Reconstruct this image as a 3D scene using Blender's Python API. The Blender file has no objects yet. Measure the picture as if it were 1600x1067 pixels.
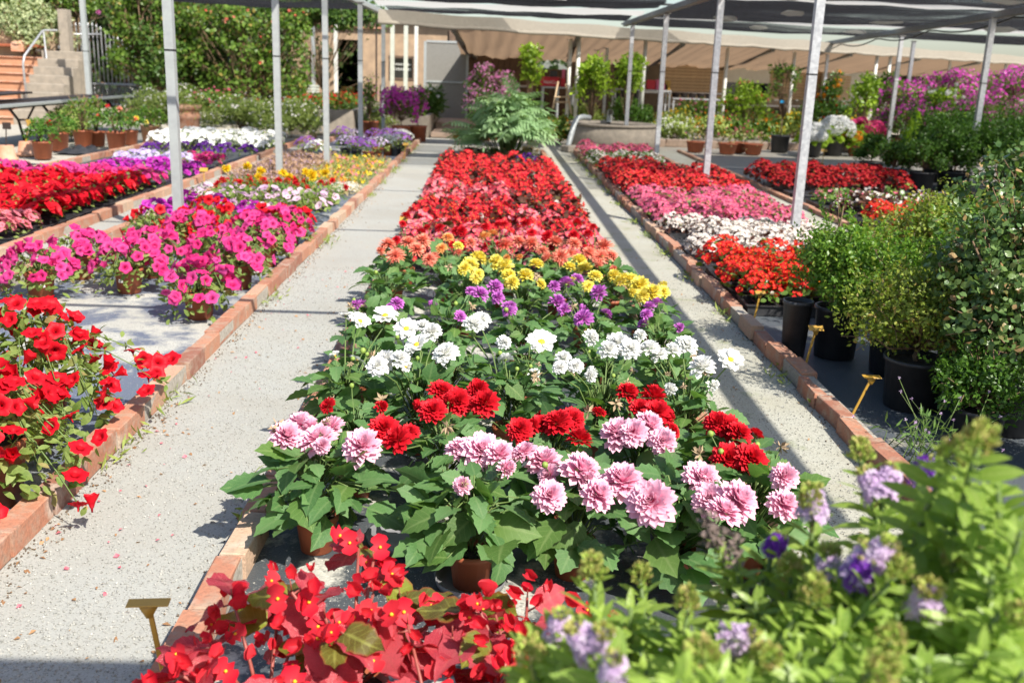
import bpy, math, random
import numpy as np
from mathutils import Vector, Matrix
SC = bpy.context.scene
COL = SC.collection
rng = np.random.default_rng(7)
random.seed(7)
# ------------------------------------------------------------------ camera, sky, sun, exposure
FPX, EYE = 1552.0, 1.4
_n = lambda v: v / np.linalg.norm(v)
_Y = _n(np.array([-30, 425.5, -1552.0])); _U = np.array([210, 5666.5, 1552.0])
_Z = _n(_U - _U.dot(_Y) * _Y); _X = np.cross(_Y, _Z)
CAMR = np.array([_X, _Y, _Z])
cam_d = bpy.data.cameras.new('camera'); cam = bpy.data.objects.new('camera', cam_d); COL.objects.link(cam)
cam_d.sensor_width = 36.0; cam_d.lens = FPX / 1600 * 36; cam_d.clip_end = 600; cam_d.clip_start = 0.05
m4 = np.eye(4); m4[:3, :3] = CAMR; m4[:3, 3] = (0, 0, EYE)
cam.matrix_world = Matrix(m4.tolist())
cam_d.dof.use_dof = True; cam_d.dof.focus_distance = 3.1; cam_d.dof.aperture_fstop = 4.3
SC.camera = cam
SUN_TRAVEL = Vector((-0.62, 0.75, -1.0)).normalized()
w = bpy.data.worlds.new('World'); SC.world = w; w.use_nodes = True
sky = w.node_tree.nodes.new('ShaderNodeTexSky'); sky.sky_type = 'NISHITA'; sky.sun_disc = False
sky.sun_elevation = math.asin(-SUN_TRAVEL.z); sky.sun_rotation = math.atan2(-SUN_TRAVEL.x, -SUN_TRAVEL.y)
sky.air_density = 1.0; sky.dust_density = 1.5
bg = w.node_tree.nodes['Background']; bg.inputs['Strength'].default_value = 0.105
w.node_tree.links.new(sky.outputs[0], bg.inputs['Color'])
sun_d = bpy.data.lights.new('sun', 'SUN'); sun = bpy.data.objects.new('sun', sun_d); COL.objects.link(sun)
sun_d.energy = 4.9; sun_d.angle = math.radians(0.5); sun_d.color = (1.0, 0.94, 0.85)
sun.rotation_euler = SUN_TRAVEL.to_track_quat('-Z', 'Y').to_euler(); sun.location = (6, -8, 12)
SC.view_settings.view_transform = 'Standard'; SC.view_settings.look = 'None'
SC.view_settings.exposure = 0.82; SC.view_settings.gamma = 1.0; SC.view_settings.use_curve_mapping = False
SC.cycles.max_bounces = 6; SC.cycles.transparent_max_bounces = 12; SC.cycles.diffuse_bounces = 3
SC.cycles.glossy_bounces = 2; SC.cycles.transmission_bounces = 4; SC.cycles.caustics_reflective = False; SC.cycles.caustics_refractive = False

# survey helpers: where a sight line from the tripod meets a level, or a distance down the garden
def ray(px, py): return CAMR @ np.array([px - 800, 533.5 - py, -FPX])
def at(px, py, z=0.0):
    d = ray(px, py); return np.array([0, 0, EYE]) + d * ((z - EYE) / d[2])
def atY(px, py, y):
    d = ray(px, py); return np.array([0, 0, EYE]) + d * (y / d[1])

# ------------------------------------------------------------------ geometry templates
class T:
    def __init__(s, V, L, N, MI, A): s.V, s.L, s.N, s.MI, s.A = V, L, N, MI, A
def mkT(V, F, mi=0, A=None):
    V = np.array(V, float); n = len(V)
    L = np.array([i for f in F for i in f], int); N = np.array([len(f) for f in F], int)
    MI = np.full(len(F), mi, int) if np.isscalar(mi) else np.array(mi, int)
    A = np.zeros((n, 3)) if A is None else np.array(A, float)
    return T(V, L, N, MI, A)
def join(ts):
    ts = [t for t in ts if t is not None and len(t.V)]
    off = np.cumsum([0] + [len(t.V) for t in ts])
    return T(np.concatenate([t.V for t in ts]), np.concatenate([t.L + o for t, o in zip(ts, off)]),
             np.concatenate([t.N for t in ts]), np.concatenate([t.MI for t in ts]), np.concatenate([t.A for t in ts]))
def rep(t, Ms, rnd=None, mi=None):
    Ms = np.asarray(Ms, float); k, n = len(Ms), len(t.V)
    V = np.einsum('kij,nj->kni', Ms[:, :3, :3], t.V) + Ms[:, None, :3, 3]
    L = (t.L[None, :] + (np.arange(k) * n)[:, None]).ravel()
    A = np.tile(t.A, (k, 1, 1))
    A[:, :, 0] = (rng.random(k) if rnd is None else np.asarray(rnd))[:, None]
    MI = np.tile(t.MI, k) if mi is None else np.full(k * len(t.MI), mi, int)
    return T(V.reshape(-1, 3), L, np.tile(t.N, k), MI, A.reshape(-1, 3))
def setmi(t, mi): return T(t.V, t.L, t.N, np.full_like(t.MI, mi), t.A)
def move(t, M): return T(t.V @ M[:3, :3].T + M[:3, 3], t.L, t.N, t.MI, t.A)
def tr(x, y, z, rz=0.0, s=1.0):
    c, q = math.cos(rz) * s, math.sin(rz) * s
    return np.array([[c, -q, 0, x], [q, c, 0, y], [0, 0, s, z], [0, 0, 0, 1.0]])
def unit(v): return v / np.maximum(np.linalg.norm(v, axis=-1, keepdims=True), 1e-9)
def frames(P, fwd, nrm, s=1.0):
    P, fwd, nrm = (np.atleast_2d(np.asarray(a, float)) for a in (P, fwd, nrm))
    k = max(len(P), len(fwd), len(nrm))
    P, fwd, nrm = (np.broadcast_to(a, (k, 3)) for a in (P, fwd, nrm))
    Y = unit(fwd); Z = unit(nrm - (nrm * Y).sum(1, keepdims=True) * Y); X = np.cross(Y, Z)
    s = np.broadcast_to(np.asarray(s, float).reshape(-1, 1) if np.ndim(s) < 2 else s, (k, 3)) if np.ndim(s) else np.full((k, 3), s)
    M = np.zeros((k, 4, 4)); M[:, 3, 3] = 1
    M[:, :3, 0] = X * s[:, :1]; M[:, :3, 1] = Y * s[:, 1:2]; M[:, :3, 2] = Z * s[:, 2:3]; M[:, :3, 3] = P
    return M
def faceup(P, nrm, s=1.0):          # frames whose Z is nrm, spun at random
    nrm = np.atleast_2d(np.asarray(nrm, float)); k = len(nrm)
    f = rng.normal(size=(k, 3)); return frames(P, np.cross(nrm, f), nrm, s)
def box(cx, cy, cz, sx, sy, sz, mi=0, rz=0.0):
    x, y, z = sx / 2, sy / 2, sz / 2
    V = np.array([(a, b, c) for c in (-z, z) for b in (-y, y) for a in (-x, x)])
    F = [(0, 2, 3, 1), (4, 5, 7, 6), (0, 1, 5, 4), (2, 6, 7, 3), (0, 4, 6, 2), (1, 3, 7, 5)]
    t = mkT(V, F, mi); t.A[:, 2] = -1; return move(t, tr(cx, cy, cz, rz))
def cbox(sx, sy, sz, c, jit=0.0, mi=0):   # chamfered block centred on the origin
    x, y, z = sx / 2, sy / 2, sz / 2; V = []; r = random.Random(int(sx * 9999 + jit * 77777))
    for s in (-1, 1):
        for (a, b) in ((-1, -1), (1, -1), (1, 1), (-1, 1)): V.append((a * (x - c), b * (y - c), s * z))
    for s in (-1, 1):
        for (a, b) in ((-1, -1), (1, -1), (1, 1), (-1, 1)): V.append((a * x, b * y, s * (z - c)))
    V = [(p[0] + r.uniform(-jit, jit), p[1] + r.uniform(-jit, jit), p[2] + r.uniform(-jit, jit)) for p in V]
    F = [(3, 2, 1, 0), (4, 5, 6, 7)]
    for i in range(4):
        j = (i + 1) % 4
        F += [(i, j, 8 + j, 8 + i), (8 + i, 8 + j, 12 + j, 12 + i), (12 + i, 12 + j, 4 + j, 4 + i)]
    t = mkT(V, F, mi); t.A[:, 2] = -1; return t      # -1 marks faces that stay flat
def tube(pts, r0, r1=None, n=6, mi=0, cap=True):
    pts = np.array(pts, float); k = len(pts); r1 = r0 if r1 is None else r1
    R = np.linspace(r0, r1, k) if np.isscalar(r0) else np.array(r0)
    tan = unit(np.gradient(pts, axis=0)); ref = np.array([0.31, 0.17, 1.0]) if abs(tan[0][2]) < .9 else np.array([1.0, .2, 0])
    V = []
    for p, t, r in zip(pts, tan, R):
        a = _n(np.cross(t, ref)); b = np.cross(t, a)
        for i in range(n):
            q = 2 * math.pi * (i + .5) / n; V.append(p + r * (math.cos(q) * a + math.sin(q) * b))
    F = [(i * n + j, i * n + (j + 1) % n, (i + 1) * n + (j + 1) % n, (i + 1) * n + j) for i in range(k - 1) for j in range(n)]
    if cap: F += [tuple(range(n))[::-1], tuple((k - 1) * n + j for j in range(n))]
    A = [(0, i / max(k - 1, 1), 0.5) for i in range(k) for _ in range(n)]
    return mkT(V, F, mi, A)
def lathe(prof, n=20, mi=0):     # list of (r, z) from the bottom up; mi may be per band
    k = len(prof); V = [(r * math.cos(2 * math.pi * j / n), r * math.sin(2 * math.pi * j / n), z) for r, z in prof for j in range(n)]
    F, MI = [], []
    for i in range(k - 1):
        for j in range(n):
            F.append((i * n + j, i * n + (j + 1) % n, (i + 1) * n + (j + 1) % n, (i + 1) * n + j)); MI.append(mi if np.isscalar(mi) else mi[i])
    if prof[0][0] > 1e-4: F.append(tuple(range(n))[::-1]); MI.append(MI[0])
    if prof[-1][0] > 1e-4: F.append(tuple((k - 1) * n + j for j in range(n))); MI.append(MI[-1])
    return mkT(V, F, MI)
def leafT(L, W, n=6, shape=0.42, fold=0.25, droop=0.2, serr=0.0, cup=0.0, lobes=0):
    V, A = [], []
    for i in range(n + 1):
        t = i / n; wv = W * 0.5 * (math.sin(math.pi * t ** (math.log(.5) / math.log(shape))) ** .85 if 0 < t < 1 else 0.02)
        if serr and 0 < i < n: wv *= (1 + serr) if i % 2 else (1 - serr)
        y = L * t - (serr * L * .12 if i % 2 == 0 and serr and 0 < i < n else 0); z = -droop * L * t * t
        zz = z + fold * wv - cup * L * (t - .5) ** 2
        V += [(-wv, y, zz), (0, L * t, z), (wv, y, zz)]; A += [(0, t, 1), (0, t, 0), (0, t, 1)]
    F = []
    for i in range(n):
        a, b = 3 * i, 3 * i + 3; F += [(a, a + 1, b + 1, b), (a + 1, a + 2, b + 2, b + 1)]
    return mkT(V, F, 0, A)
def discT(n, rad, zf, lob=0.0, nl=5, mi=0, cen=True):   # rings [(r, z)] scaled with lobes at the edge
    V, A = [], []; k = len(rad); rm = rad[-1]
    for i, (r, z) in enumerate(zip(rad, zf)):
        for j in range(n):
            q = 2 * math.pi * j / n; e = 1 + lob * (r / rm) ** 2 * math.cos(nl * q)
            wz = z + (rm * .10 * math.sin(nl * 2 * q + 1) * (r / rm) ** 3 if lob else 0)
            V.append((r * e * math.cos(q), r * e * math.sin(q), wz)); A.append((0, r / rm, (math.cos(nl * q) + 1) / 2))
    F = [(i * n + j, i * n + (j + 1) % n, (i + 1) * n + (j + 1) % n, (i + 1) * n + j) for i in range(k - 1) for j in range(n)]
    if cen: F.append(tuple(range(n)))
    return mkT(V, F, mi, A)

# ------------------------------------------------------------------ objects
def mesh(name, t, mats, smooth=True):
    me = bpy.data.meshes.new(name)
    me.vertices.add(len(t.V)); me.vertices.foreach_set('co', t.V.astype(np.float32).ravel())
    me.loops.add(len(t.L)); me.loops.foreach_set('vertex_index', t.L.astype(np.int32))
    me.polygons.add(len(t.N)); st = np.concatenate([[0], np.cumsum(t.N)[:-1]])
    me.polygons.foreach_set('loop_start', st.astype(np.int32)); me.polygons.foreach_set('loop_total', t.N.astype(np.int32))
    me.polygons.foreach_set('material_index', t.MI.astype(np.int32))
    me.polygons.foreach_set('use_smooth', (t.A[t.L[st], 2] >= 0) & smooth)
    at_ = me.attributes.new('cv', 'FLOAT_VECTOR', 'POINT'); at_.data.foreach_set('vector', t.A.astype(np.float32).ravel())
    for m in (mats if isinstance(mats, (list, tuple)) else [mats]): me.materials.append(m)
    me.update(calc_edges=True); me.validate()
    return me
def ob(name, me, parent=None, M=None, **pr):
    o = bpy.data.objects.new(name, me); COL.objects.link(o)
    if parent is not None: o.parent = parent
    if M is not None: o.matrix_local = Matrix(np.asarray(M).tolist())
    for k, v in pr.items(): o[k] = v
    return o
def tag(o, label, cat, group=None):
    o['label'] = label; o['category'] = cat
    if group: o['group'] = group
    return o
def thing(name, label, cat, loc=(0, 0, 0), rz=0.0, group=None, s=1.0):
    o = bpy.data.objects.new(name, None); COL.objects.link(o); o.empty_display_size = .05
    o.location = tuple(float(v) for v in loc); o.rotation_euler = (0, 0, rz); o.scale = (s, s, s)
    return tag(o, label, cat, group)
def solo(name, t, mats, label, cat, loc=None, group=None, smooth=False, rz=0.0):
    o = ob(name, mesh(name, t, mats, smooth)); tag(o, label, cat, group)
    if loc is not None: o.location = tuple(float(v) for v in loc)
    o.rotation_euler = (0, 0, rz); return o
def struct(name, t, mats, smooth=False): return ob(name, mesh(name, t, mats, smooth), kind='structure')
def stuff(name, t, mats, label, cat, smooth=True): return tag(ob(name, mesh(name, t, mats, smooth), kind='stuff'), label, cat)

# ------------------------------------------------------------------ materials
def newmat(name):
    m = bpy.data.materials.new(name); m.use_nodes = True; nt = m.node_tree; nt.nodes.clear()
    out = nt.nodes.new('ShaderNodeOutputMaterial'); return m, nt, out
def nd(nt, typ, **kw):
    n = nt.nodes.new(typ)
    for k, v in kw.items():
        if k in n.inputs: n.inputs[k].default_value = v
        else: setattr(n, k, v)
    return n
def c4(c): return (c[0], c[1], c[2], 1.0)
def mixc(nt, fac, a, b, mode='MIX'):
    n = nt.nodes.new('ShaderNodeMix'); n.data_type = 'RGBA'; n.blend_type = mode
    for sock, v in ((n.inputs[0], fac), (n.inputs[6], a), (n.inputs[7], b)):
        if isinstance(v, (int, float)): sock.default_value = v
        elif isinstance(v, tuple): sock.default_value = c4(v)
        else: nt.links.new(v, sock)
    return n.outputs[2]
def mth(nt, op, a, b=0.0):
    n = nt.nodes.new('ShaderNodeMath'); n.operation = op
    for s, v in ((n.inputs[0], a), (n.inputs[1], b)):
        if isinstance(v, (int, float)): s.default_value = v
        else: nt.links.new(v, s)
    return n.outputs[0]
def mrange(nt, v, a, b, c=0.0, d=1.0):
    n = nd(nt, 'ShaderNodeMapRange'); nt.links.new(v, n.inputs[0])
    for i, q in enumerate((a, b, c, d)): n.inputs[i + 1].default_value = q
    return n.outputs[0]
def noise(nt, scale, detail=3.0, co=None, rough=.55):
    n = nd(nt, 'ShaderNodeTexNoise'); n.inputs['Scale'].default_value = scale; n.inputs['Detail'].default_value = detail; n.inputs['Roughness'].default_value = rough
    if co is None: co = coords(nt)
    nt.links.new(co, n.inputs['Vector']); return n.outputs[0]
def coords(nt): return nd(nt, 'ShaderNodeTexCoord').outputs['Object']
def wcoords(nt): return nd(nt, 'ShaderNodeNewGeometry').outputs['Position']
def bump(nt, h, st, dist=.01):
    n = nd(nt, 'ShaderNodeBump'); n.inputs['Strength'].default_value = st; n.inputs['Distance'].default_value = dist
    nt.links.new(h, n.inputs['Height']); return n.outputs[0]
def attr(nt):
    a = nd(nt, 'ShaderNodeAttribute', attribute_name='cv'); s = nd(nt, 'ShaderNodeSeparateXYZ'); nt.links.new(a.outputs['Vector'], s.inputs[0]); return s.outputs
def princ(nt, out, col, rough=.6, metal=0.0, nrm=None, spec=.5):
    p = nd(nt, 'ShaderNodeBsdfPrincipled'); p.inputs['Metallic'].default_value = metal; p.inputs['Specular IOR Level'].default_value = spec
    if isinstance(rough, (int, float)): p.inputs['Roughness'].default_value = rough
    else: nt.links.new(rough, p.inputs['Roughness'])
    if isinstance(col, tuple): p.inputs['Base Color'].default_value = c4(col)
    else: nt.links.new(col, p.inputs['Base Color'])
    if nrm is not None: nt.links.new(nrm, p.inputs['Normal'])
    if out is not None: nt.links.new(p.outputs[0], out.inputs[0])
    return p
def thin(nt, out, p, col, fac):      # thin plant tissue or cloth: part of the light comes through
    t = nd(nt, 'ShaderNodeBsdfTranslucent'); mx = nd(nt, 'ShaderNodeMixShader'); mx.inputs[0].default_value = fac
    if isinstance(col, tuple): t.inputs['Color'].default_value = c4(col)
    else: nt.links.new(col, t.inputs['Color'])
    nt.links.new(p.outputs[0], mx.inputs[1]); nt.links.new(t.outputs[0], mx.inputs[2]); nt.links.new(mx.outputs[0], out.inputs[0])
def leafmat(name, c1, c2, rough=.42, trans=.3, vein=None, edge=None, glow=(1.5, 1.6, .6), back=None, c3=None, spec=.32):
    m, nt, out = newmat(name); a = attr(nt); oi = nd(nt, 'ShaderNodeObjectInfo')
    f = mth(nt, 'FRACT', mth(nt, 'ADD', a[0], oi.outputs['Random']))
    col = mixc(nt, f, c1, c2)
    if c3: col = mixc(nt, mrange(nt, mth(nt, 'FRACT', mth(nt, 'MULTIPLY', f, 7.31)), .90, .94), col, c3)
    if vein:
        col = mixc(nt, mrange(nt, a[2], .02, .16, .75, 0.0), col, vein)
        sv = mth(nt, 'FRACT', mth(nt, 'SUBTRACT', mth(nt, 'MULTIPLY', a[1], 7.0), mth(nt, 'MULTIPLY', a[2], 1.7)))
        col = mixc(nt, mrange(nt, mth(nt, 'ABSOLUTE', mth(nt, 'SUBTRACT', sv, .5)), .0, .10, .5, 0.0), col, vein)
    if edge: col = mixc(nt, mrange(nt, a[2], .8, 1.0, 0.0, .8), col, edge)
    col = mixc(nt, mrange(nt, noise(nt, 60, 2), .35, .65, .0, .25), col, tuple(min(1, x * 1.7) for x in c2))
    nrm = bump(nt, noise(nt, 110, 2), .35, .004)
    p = princ(nt, out, col, rough, 0, nrm, spec)
    thin(nt, out, p, mixc(nt, 1.0, col, glow, 'MULTIPLY'), trans); return m
def petalmat(name, c_in, c_out, trans=.35, var=.25, c_alt=None, pos=.5, rough=.55, vein=None):
    m, nt, out = newmat(name); a = attr(nt); oi = nd(nt, 'ShaderNodeObjectInfo')
    col = mixc(nt, mrange(nt, a[1], max(0, pos - .4), min(1, pos + .4)), c_in, c_out)
    f = mth(nt, 'FRACT', mth(nt, 'ADD', a[0], oi.outputs['Random']))
    if c_alt: col = mixc(nt, mrange(nt, f, .3, 1.0), col, c_alt)
    col = mixc(nt, mth(nt, 'MULTIPLY', f, var), col, tuple(x * .55 for x in c_out))
    col = mixc(nt, mrange(nt, noise(nt, 150, 2), .4, .7, 0, .18), col, tuple(x * .6 for x in c_out))
    if vein: col = mixc(nt, mth(nt, 'MULTIPLY', mrange(nt, a[2], .84, .99), mrange(nt, a[1], .95, .3, 0.0, .6)), col, vein)
    p = princ(nt, out, col, rough, 0, None, .25); thin(nt, out, p, col, trans); return m
def simple(name, col, rough=.6, metal=0.0, sc=30, amt=.35, bmp=.2, col2=None, rnd=0.0, world=False, spec=.5, det=4):
    m, nt, out = newmat(name); co = wcoords(nt) if world else coords(nt); n = noise(nt, sc, det, co)
    c = mixc(nt, mrange(nt, n, .3, .7, 0, 1), col, col2 if col2 else tuple(x * (1 - amt) for x in col))
    if rnd:
        oi = nd(nt, 'ShaderNodeObjectInfo'); c = mixc(nt, mth(nt, 'MULTIPLY', oi.outputs['Random'], rnd), c, tuple(x * .45 for x in col))
    princ(nt, out, c, rough, metal, bump(nt, n, bmp, .01) if bmp else None, spec); return m
def gravelmat(name, cols, scale=150, fabric=None, bias=.5, moss=0.0, patch=1.3):
    m, nt, out = newmat(name); co = wcoords(nt)
    v = nd(nt, 'ShaderNodeTexVoronoi'); v.inputs['Scale'].default_value = scale; nt.links.new(co, v.inputs['Vector'])
    sp = nd(nt, 'ShaderNodeSeparateColor'); nt.links.new(v.outputs['Color'], sp.inputs[0])
    col = mixc(nt, sp.outputs[0], cols[0], cols[1])
    col = mixc(nt, mrange(nt, sp.outputs[1], .86, .92), col, cols[2])
    col = mixc(nt, mrange(nt, noise(nt, 2.2, 5, co), .42, .72, 0, .6), col, cols[3])
    col = mixc(nt, mrange(nt, noise(nt, .7, 4, co), .5, .62, 0, .35), col, tuple(x * .78 for x in cols[3]))
    if moss: col = mixc(nt, mrange(nt, noise(nt, 5, 5, co), .58, .7, 0, moss), col, (.16, .19, .07))
    h = mth(nt, 'SUBTRACT', 1.0, v.outputs['Distance']); nrm = bump(nt, h, .35, .004)
    rough = .9
    if fabric:
        wv = noise(nt, 420, 1, co); fcol = mixc(nt, wv, fabric, tuple(x * 2.2 for x in fabric))
        n = noise(nt, patch, 6, co, .62); mask = mrange(nt, n, bias - .03, bias + .03)
        speck = mrange(nt, noise(nt, 75, 3, co, .7), .63, .66)
        mask = mth(nt, 'MAXIMUM', mask, mth(nt, 'MULTIPLY', speck, mrange(nt, n, bias - .2, bias)))
        col = mixc(nt, mask, fcol, col); rough = mrange(nt, mask, 0, 1, .5, .9)
    princ(nt, out, col, rough, 0, nrm); return m
def brickmat(name, shade=1.0):
    m, nt, out = newmat(name); oi = nd(nt, 'ShaderNodeObjectInfo'); co = wcoords(nt); s = shade
    r = nd(nt, 'ShaderNodeValToRGB'); e = r.color_ramp; nt.links.new(oi.outputs['Random'], r.inputs[0])
    e.elements[0].color = (.25 * s, .10 * s, .065 * s, 1); e.elements[1].color = (.50 * s, .36 * s, .25 * s, 1)
    q = e.elements.new(.3); q.color = (.38 * s, .16 * s, .095 * s, 1); q = e.elements.new(.75); q.color = (.42 * s, .20 * s, .12 * s, 1)
    col = mixc(nt, mrange(nt, noise(nt, 14, 6, co, .65), .46, .66, 0, .8), r.outputs[0], (.36 * s, .27 * s, .20 * s))
    col = mixc(nt, mrange(nt, noise(nt, 5, 4, co), .62, .72, 0, .5), col, (.55 * s, .5 * s, .42 * s))
    col = mixc(nt, mrange(nt, noise(nt, 90, 2, co), .5, .75, 0, .4), col, (.13 * s, .09 * s, .06 * s))
    princ(nt, out, col, .85, 0, bump(nt, noise(nt, 70, 5, co), .6, .006)); return m
# ------------------------------------------------------------------ material set
Gm = dict(
 path=gravelmat('pale path grit', ((.315, .318, .29), (.375, .376, .342), (.23, .23, .21), (.325, .31, .265)), 260),
 pathm=gravelmat('mossy path grit', ((.33, .33, .28), (.43, .425, .36), (.2, .2, .165), (.32, .30, .22)), 230, None, .5, .6),
 ground=gravelmat('yard ground', ((.36, .34, .29), (.46, .43, .37), (.2, .19, .16), (.42, .38, .30)), 90),
 bedL=gravelmat('gravel over weed cloth', ((.36, .36, .33), (.47, .465, .42), (.2, .2, .18), (.37, .355, .3)), 210, (.075, .088, .115), .535),
 bedC=gravelmat('weed cloth with grit', ((.36, .35, .31), (.55, .53, .46), (.2, .2, .18), (.3, .3, .26)), 120, (.04, .045, .05), .57, 0, 3.2),
 bedR=gravelmat('damp weed cloth', ((.28, .27, .22), (.4, .38, .31), (.15, .14, .1), (.22, .2, .14)), 120, (.05, .058, .066), .6, .35, 2.0),
 bedD=gravelmat('wide black weed cloth', ((.33, .32, .29), (.45, .43, .38), (.2, .2, .18), (.3, .28, .24)), 120, (.035, .038, .042), .68),
)
MT = dict(
 brick=brickmat('brick'), brickd=brickmat('shaded brick', .62), mortar=simple('mortar', (.42, .38, .32), .95, 0, 60, .4, .5, world=True),
 terra=simple('terracotta plastic', (.40, .112, .048), .55, 0, 9, .25, .1, rnd=.35), terra2=simple('fired terracotta', (.50, .21, .11), .8, 0, 8, .3, .3, (.55, .36, .26), rnd=.2),
 soil=simple('potting soil', (.045, .03, .02), .95, 0, 80, .6, .8), black=simple('black plastic', (.022, .023, .026), .45, 0, 14, .3, .1, (.045, .045, .048)),
 saucer=simple('grey plastic saucer', (.2, .2, .21), .4, 0, 10, .3, .05), white=simple('white card', (.8, .8, .78), .6, 0, 40, .1, 0),
 ink=simple('dark print', (.05, .05, .06), .6, 0, 40, .1, 0), yellow=simple('mustard plastic', (.52, .30, .045), .45, 0, 12, .25, .05, rnd=.2),
 galv=simple('galvanised steel', (.58, .59, .60), .42, .5, 34, .22, .15, (.36, .37, .39), world=True), galvg=simple('grey painted post', (.40, .43, .42), .5, .25, 18, .15, .05, (.34, .36, .36), world=True),
 beam=simple('weathered steel beam', (.26, .25, .23), .6, .4, 20, .3, .1), pvc=simple('white pipe', (.68, .68, .62), .5, 0, 12, .2, .05),
 conc=simple('rough concrete', (.34, .29, .23), .95, 0, 9, .35, .8, (.24, .21, .17), world=True, det=8), foot=simple('cast footing', (.62, .58, .5), .9, 0, 20, .2, .3),
 plaster=simple('tan plaster', (.44, .31, .20), .95, 0, 4, .25, .7, (.28, .20, .135), world=True, det=8), shade=simple('shade-painted rear wall', (.17, .135, .10), .95, 0, 3, .3, .5, (.085, .07, .055), world=True, det=8), dark=simple('dark interior', (.012, .01, .008), .9, 0, 4, .3, 0),  # rear wall colour is darkened to hold the shade under the canopy
 wood=simple('brown boards', (.15, .095, .06), .8, 0, 8, .4, .3, (.08, .05, .035)), slat=simple('pale boards', (.58, .44, .28), .8, 0, 9, .25, .3, (.48, .35, .22), rnd=.3),
 wire=simple('black hose', (.015, .015, .016), .5, 0, 20, .2, 0), iron=simple('rusty dark iron', (.05, .035, .03), .6, .3, 20, .4, .2),
 twig=simple('brown twig', (.22, .14, .08), .85, 0, 30, .4, .4), gstem=simple('green stem', (.13, .2, .05), .6, 0, 30, .3, .1), rstem=simple('red stem', (.32, .08, .06), .5, 0, 30, .3, .1),
 paleblue=simple('blue tag', (.02, .35, .7), .5, 0, 10, .1, 0), redp=simple('red crate plastic', (.6, .02, .04), .45, 0, 9, .15, .05), stair=simple('terracotta tile riser', (.46, .24, .135), .75, 0, 10, .2, .2, rnd=.15),
 bench=simple('pale green paint', (.55, .58, .5), .6, 0, 9, .2, .1), panel=simple('white panel', (.62, .63, .58), .6, 0, 5, .12, .05), pink=simple('pink plastic', (.7, .15, .3), .5, 0, 9, .1, 0),
 stone=simple('stone edging', (.5, .37, .28), .9, 0, 12, .3, .6, world=True), bud=simple('green bud', (.25, .36, .06), .6, 0, 40, .3, .1), drybud=simple('withered bloom', (.45, .33, .2), .9, 0, 60, .4, .4),
)
def clothmat(name, col, tcol, trans, hole, rough=.9):
    m, nt, out = newmat(name); co = wcoords(nt); n = noise(nt, 18, 4, co)
    c = mixc(nt, n, col, tuple(x * .7 for x in col)); p = princ(nt, None, c, rough, 0, None, .1)
    t = nd(nt, 'ShaderNodeBsdfTranslucent'); t.inputs['Color'].default_value = c4(tcol)
    mx = nd(nt, 'ShaderNodeMixShader'); mx.inputs[0].default_value = trans; nt.links.new(p.outputs[0], mx.inputs[1]); nt.links.new(t.outputs[0], mx.inputs[2])
    if hole:
        tp = nd(nt, 'ShaderNodeBsdfTransparent'); m2 = nd(nt, 'ShaderNodeMixShader'); nt.links.new(mrange(nt, noise(nt, 30, 3, co), .3, .7, hole - .12, hole + .12), m2.inputs[0])
        nt.links.new(mx.outputs[0], m2.inputs[1]); nt.links.new(tp.outputs[0], m2.inputs[2]); nt.links.new(m2.outputs[0], out.inputs[0])
    else: nt.links.new(mx.outputs[0], out.inputs[0])
    return m
MT['crumb'] = simple('path edge soil', (.17, .13, .09), .95, 0, 80, .5, .6, (.08, .06, .045), world=True)
MT['net'] = clothmat('black shade net', (.026, .027, .031), (.055, .055, .06), .35, .46)
MT['film'] = clothmat('milky film', (.52, .52, .49), (.7, .69, .65), .5, 0)
MT['tarp'] = clothmat('brown tarpaulin', (.22, .155, .105), (.26, .175, .11), .6, 0)
MT['roll'] = clothmat('rolled pale sheet', (.44, .40, .33), (.35, .31, .25), .3, 0)
MT['poly'] = clothmat('clouded plastic sheet', (.36, .35, .32), (.3, .29, .26), .3, 0, .35)
def mk_glass():
    m, nt, out = newmat('dark window glass'); princ(nt, out, (.02, .022, .02), .08, 0, None, .6); return m
MT['glass'] = mk_glass()
# ------------------------------------------------------------------ ground, paths, beds
def sheet(x0, x1, y0, y1, z, nx=1, ny=1):
    V = [(x0 + (x1 - x0) * i / nx, y0 + (y1 - y0) * j / ny, z) for j in range(ny + 1) for i in range(nx + 1)]
    return mkT(V, [(j * (nx + 1) + i, j * (nx + 1) + i + 1, (j + 1) * (nx + 1) + i + 1, (j + 1) * (nx + 1) + i) for j in range(ny) for i in range(nx)])
struct('ground', sheet(-150, 150, -60, 240, -.012), Gm['ground'])
struct('gravel_path', sheet(-1.335, -.725, -3, 20.6, 0), Gm['path'])
struct('gravel_path', sheet(.925, 1.475, -3, 19.2, 0), Gm['pathm'])
struct('gravel_path', sheet(-3.37, -2.985, -3, 19.5, 0), Gm['path'])
struct('gravel_path', sheet(3.02, 3.56, -3, 19.3, 0), Gm['pathm'])
struct('bed_floor', sheet(-2.91, -1.41, -3, 20.2, .004), Gm['bedL'])
struct('bed_floor', sheet(-.65, .85, -3, 17.6, .004), Gm['bedC'])
struct('bed_floor', sheet(1.55, 2.95, -3, 17.8, .004), Gm['bedR'])
struct('bed_floor', sheet(3.63, 7.2, -3, 18.6, .004), Gm['bedD'])
struct('bed_floor', sheet(-5.42, -3.44, -3, 19.6, .004), Gm['bedD'])
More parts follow.
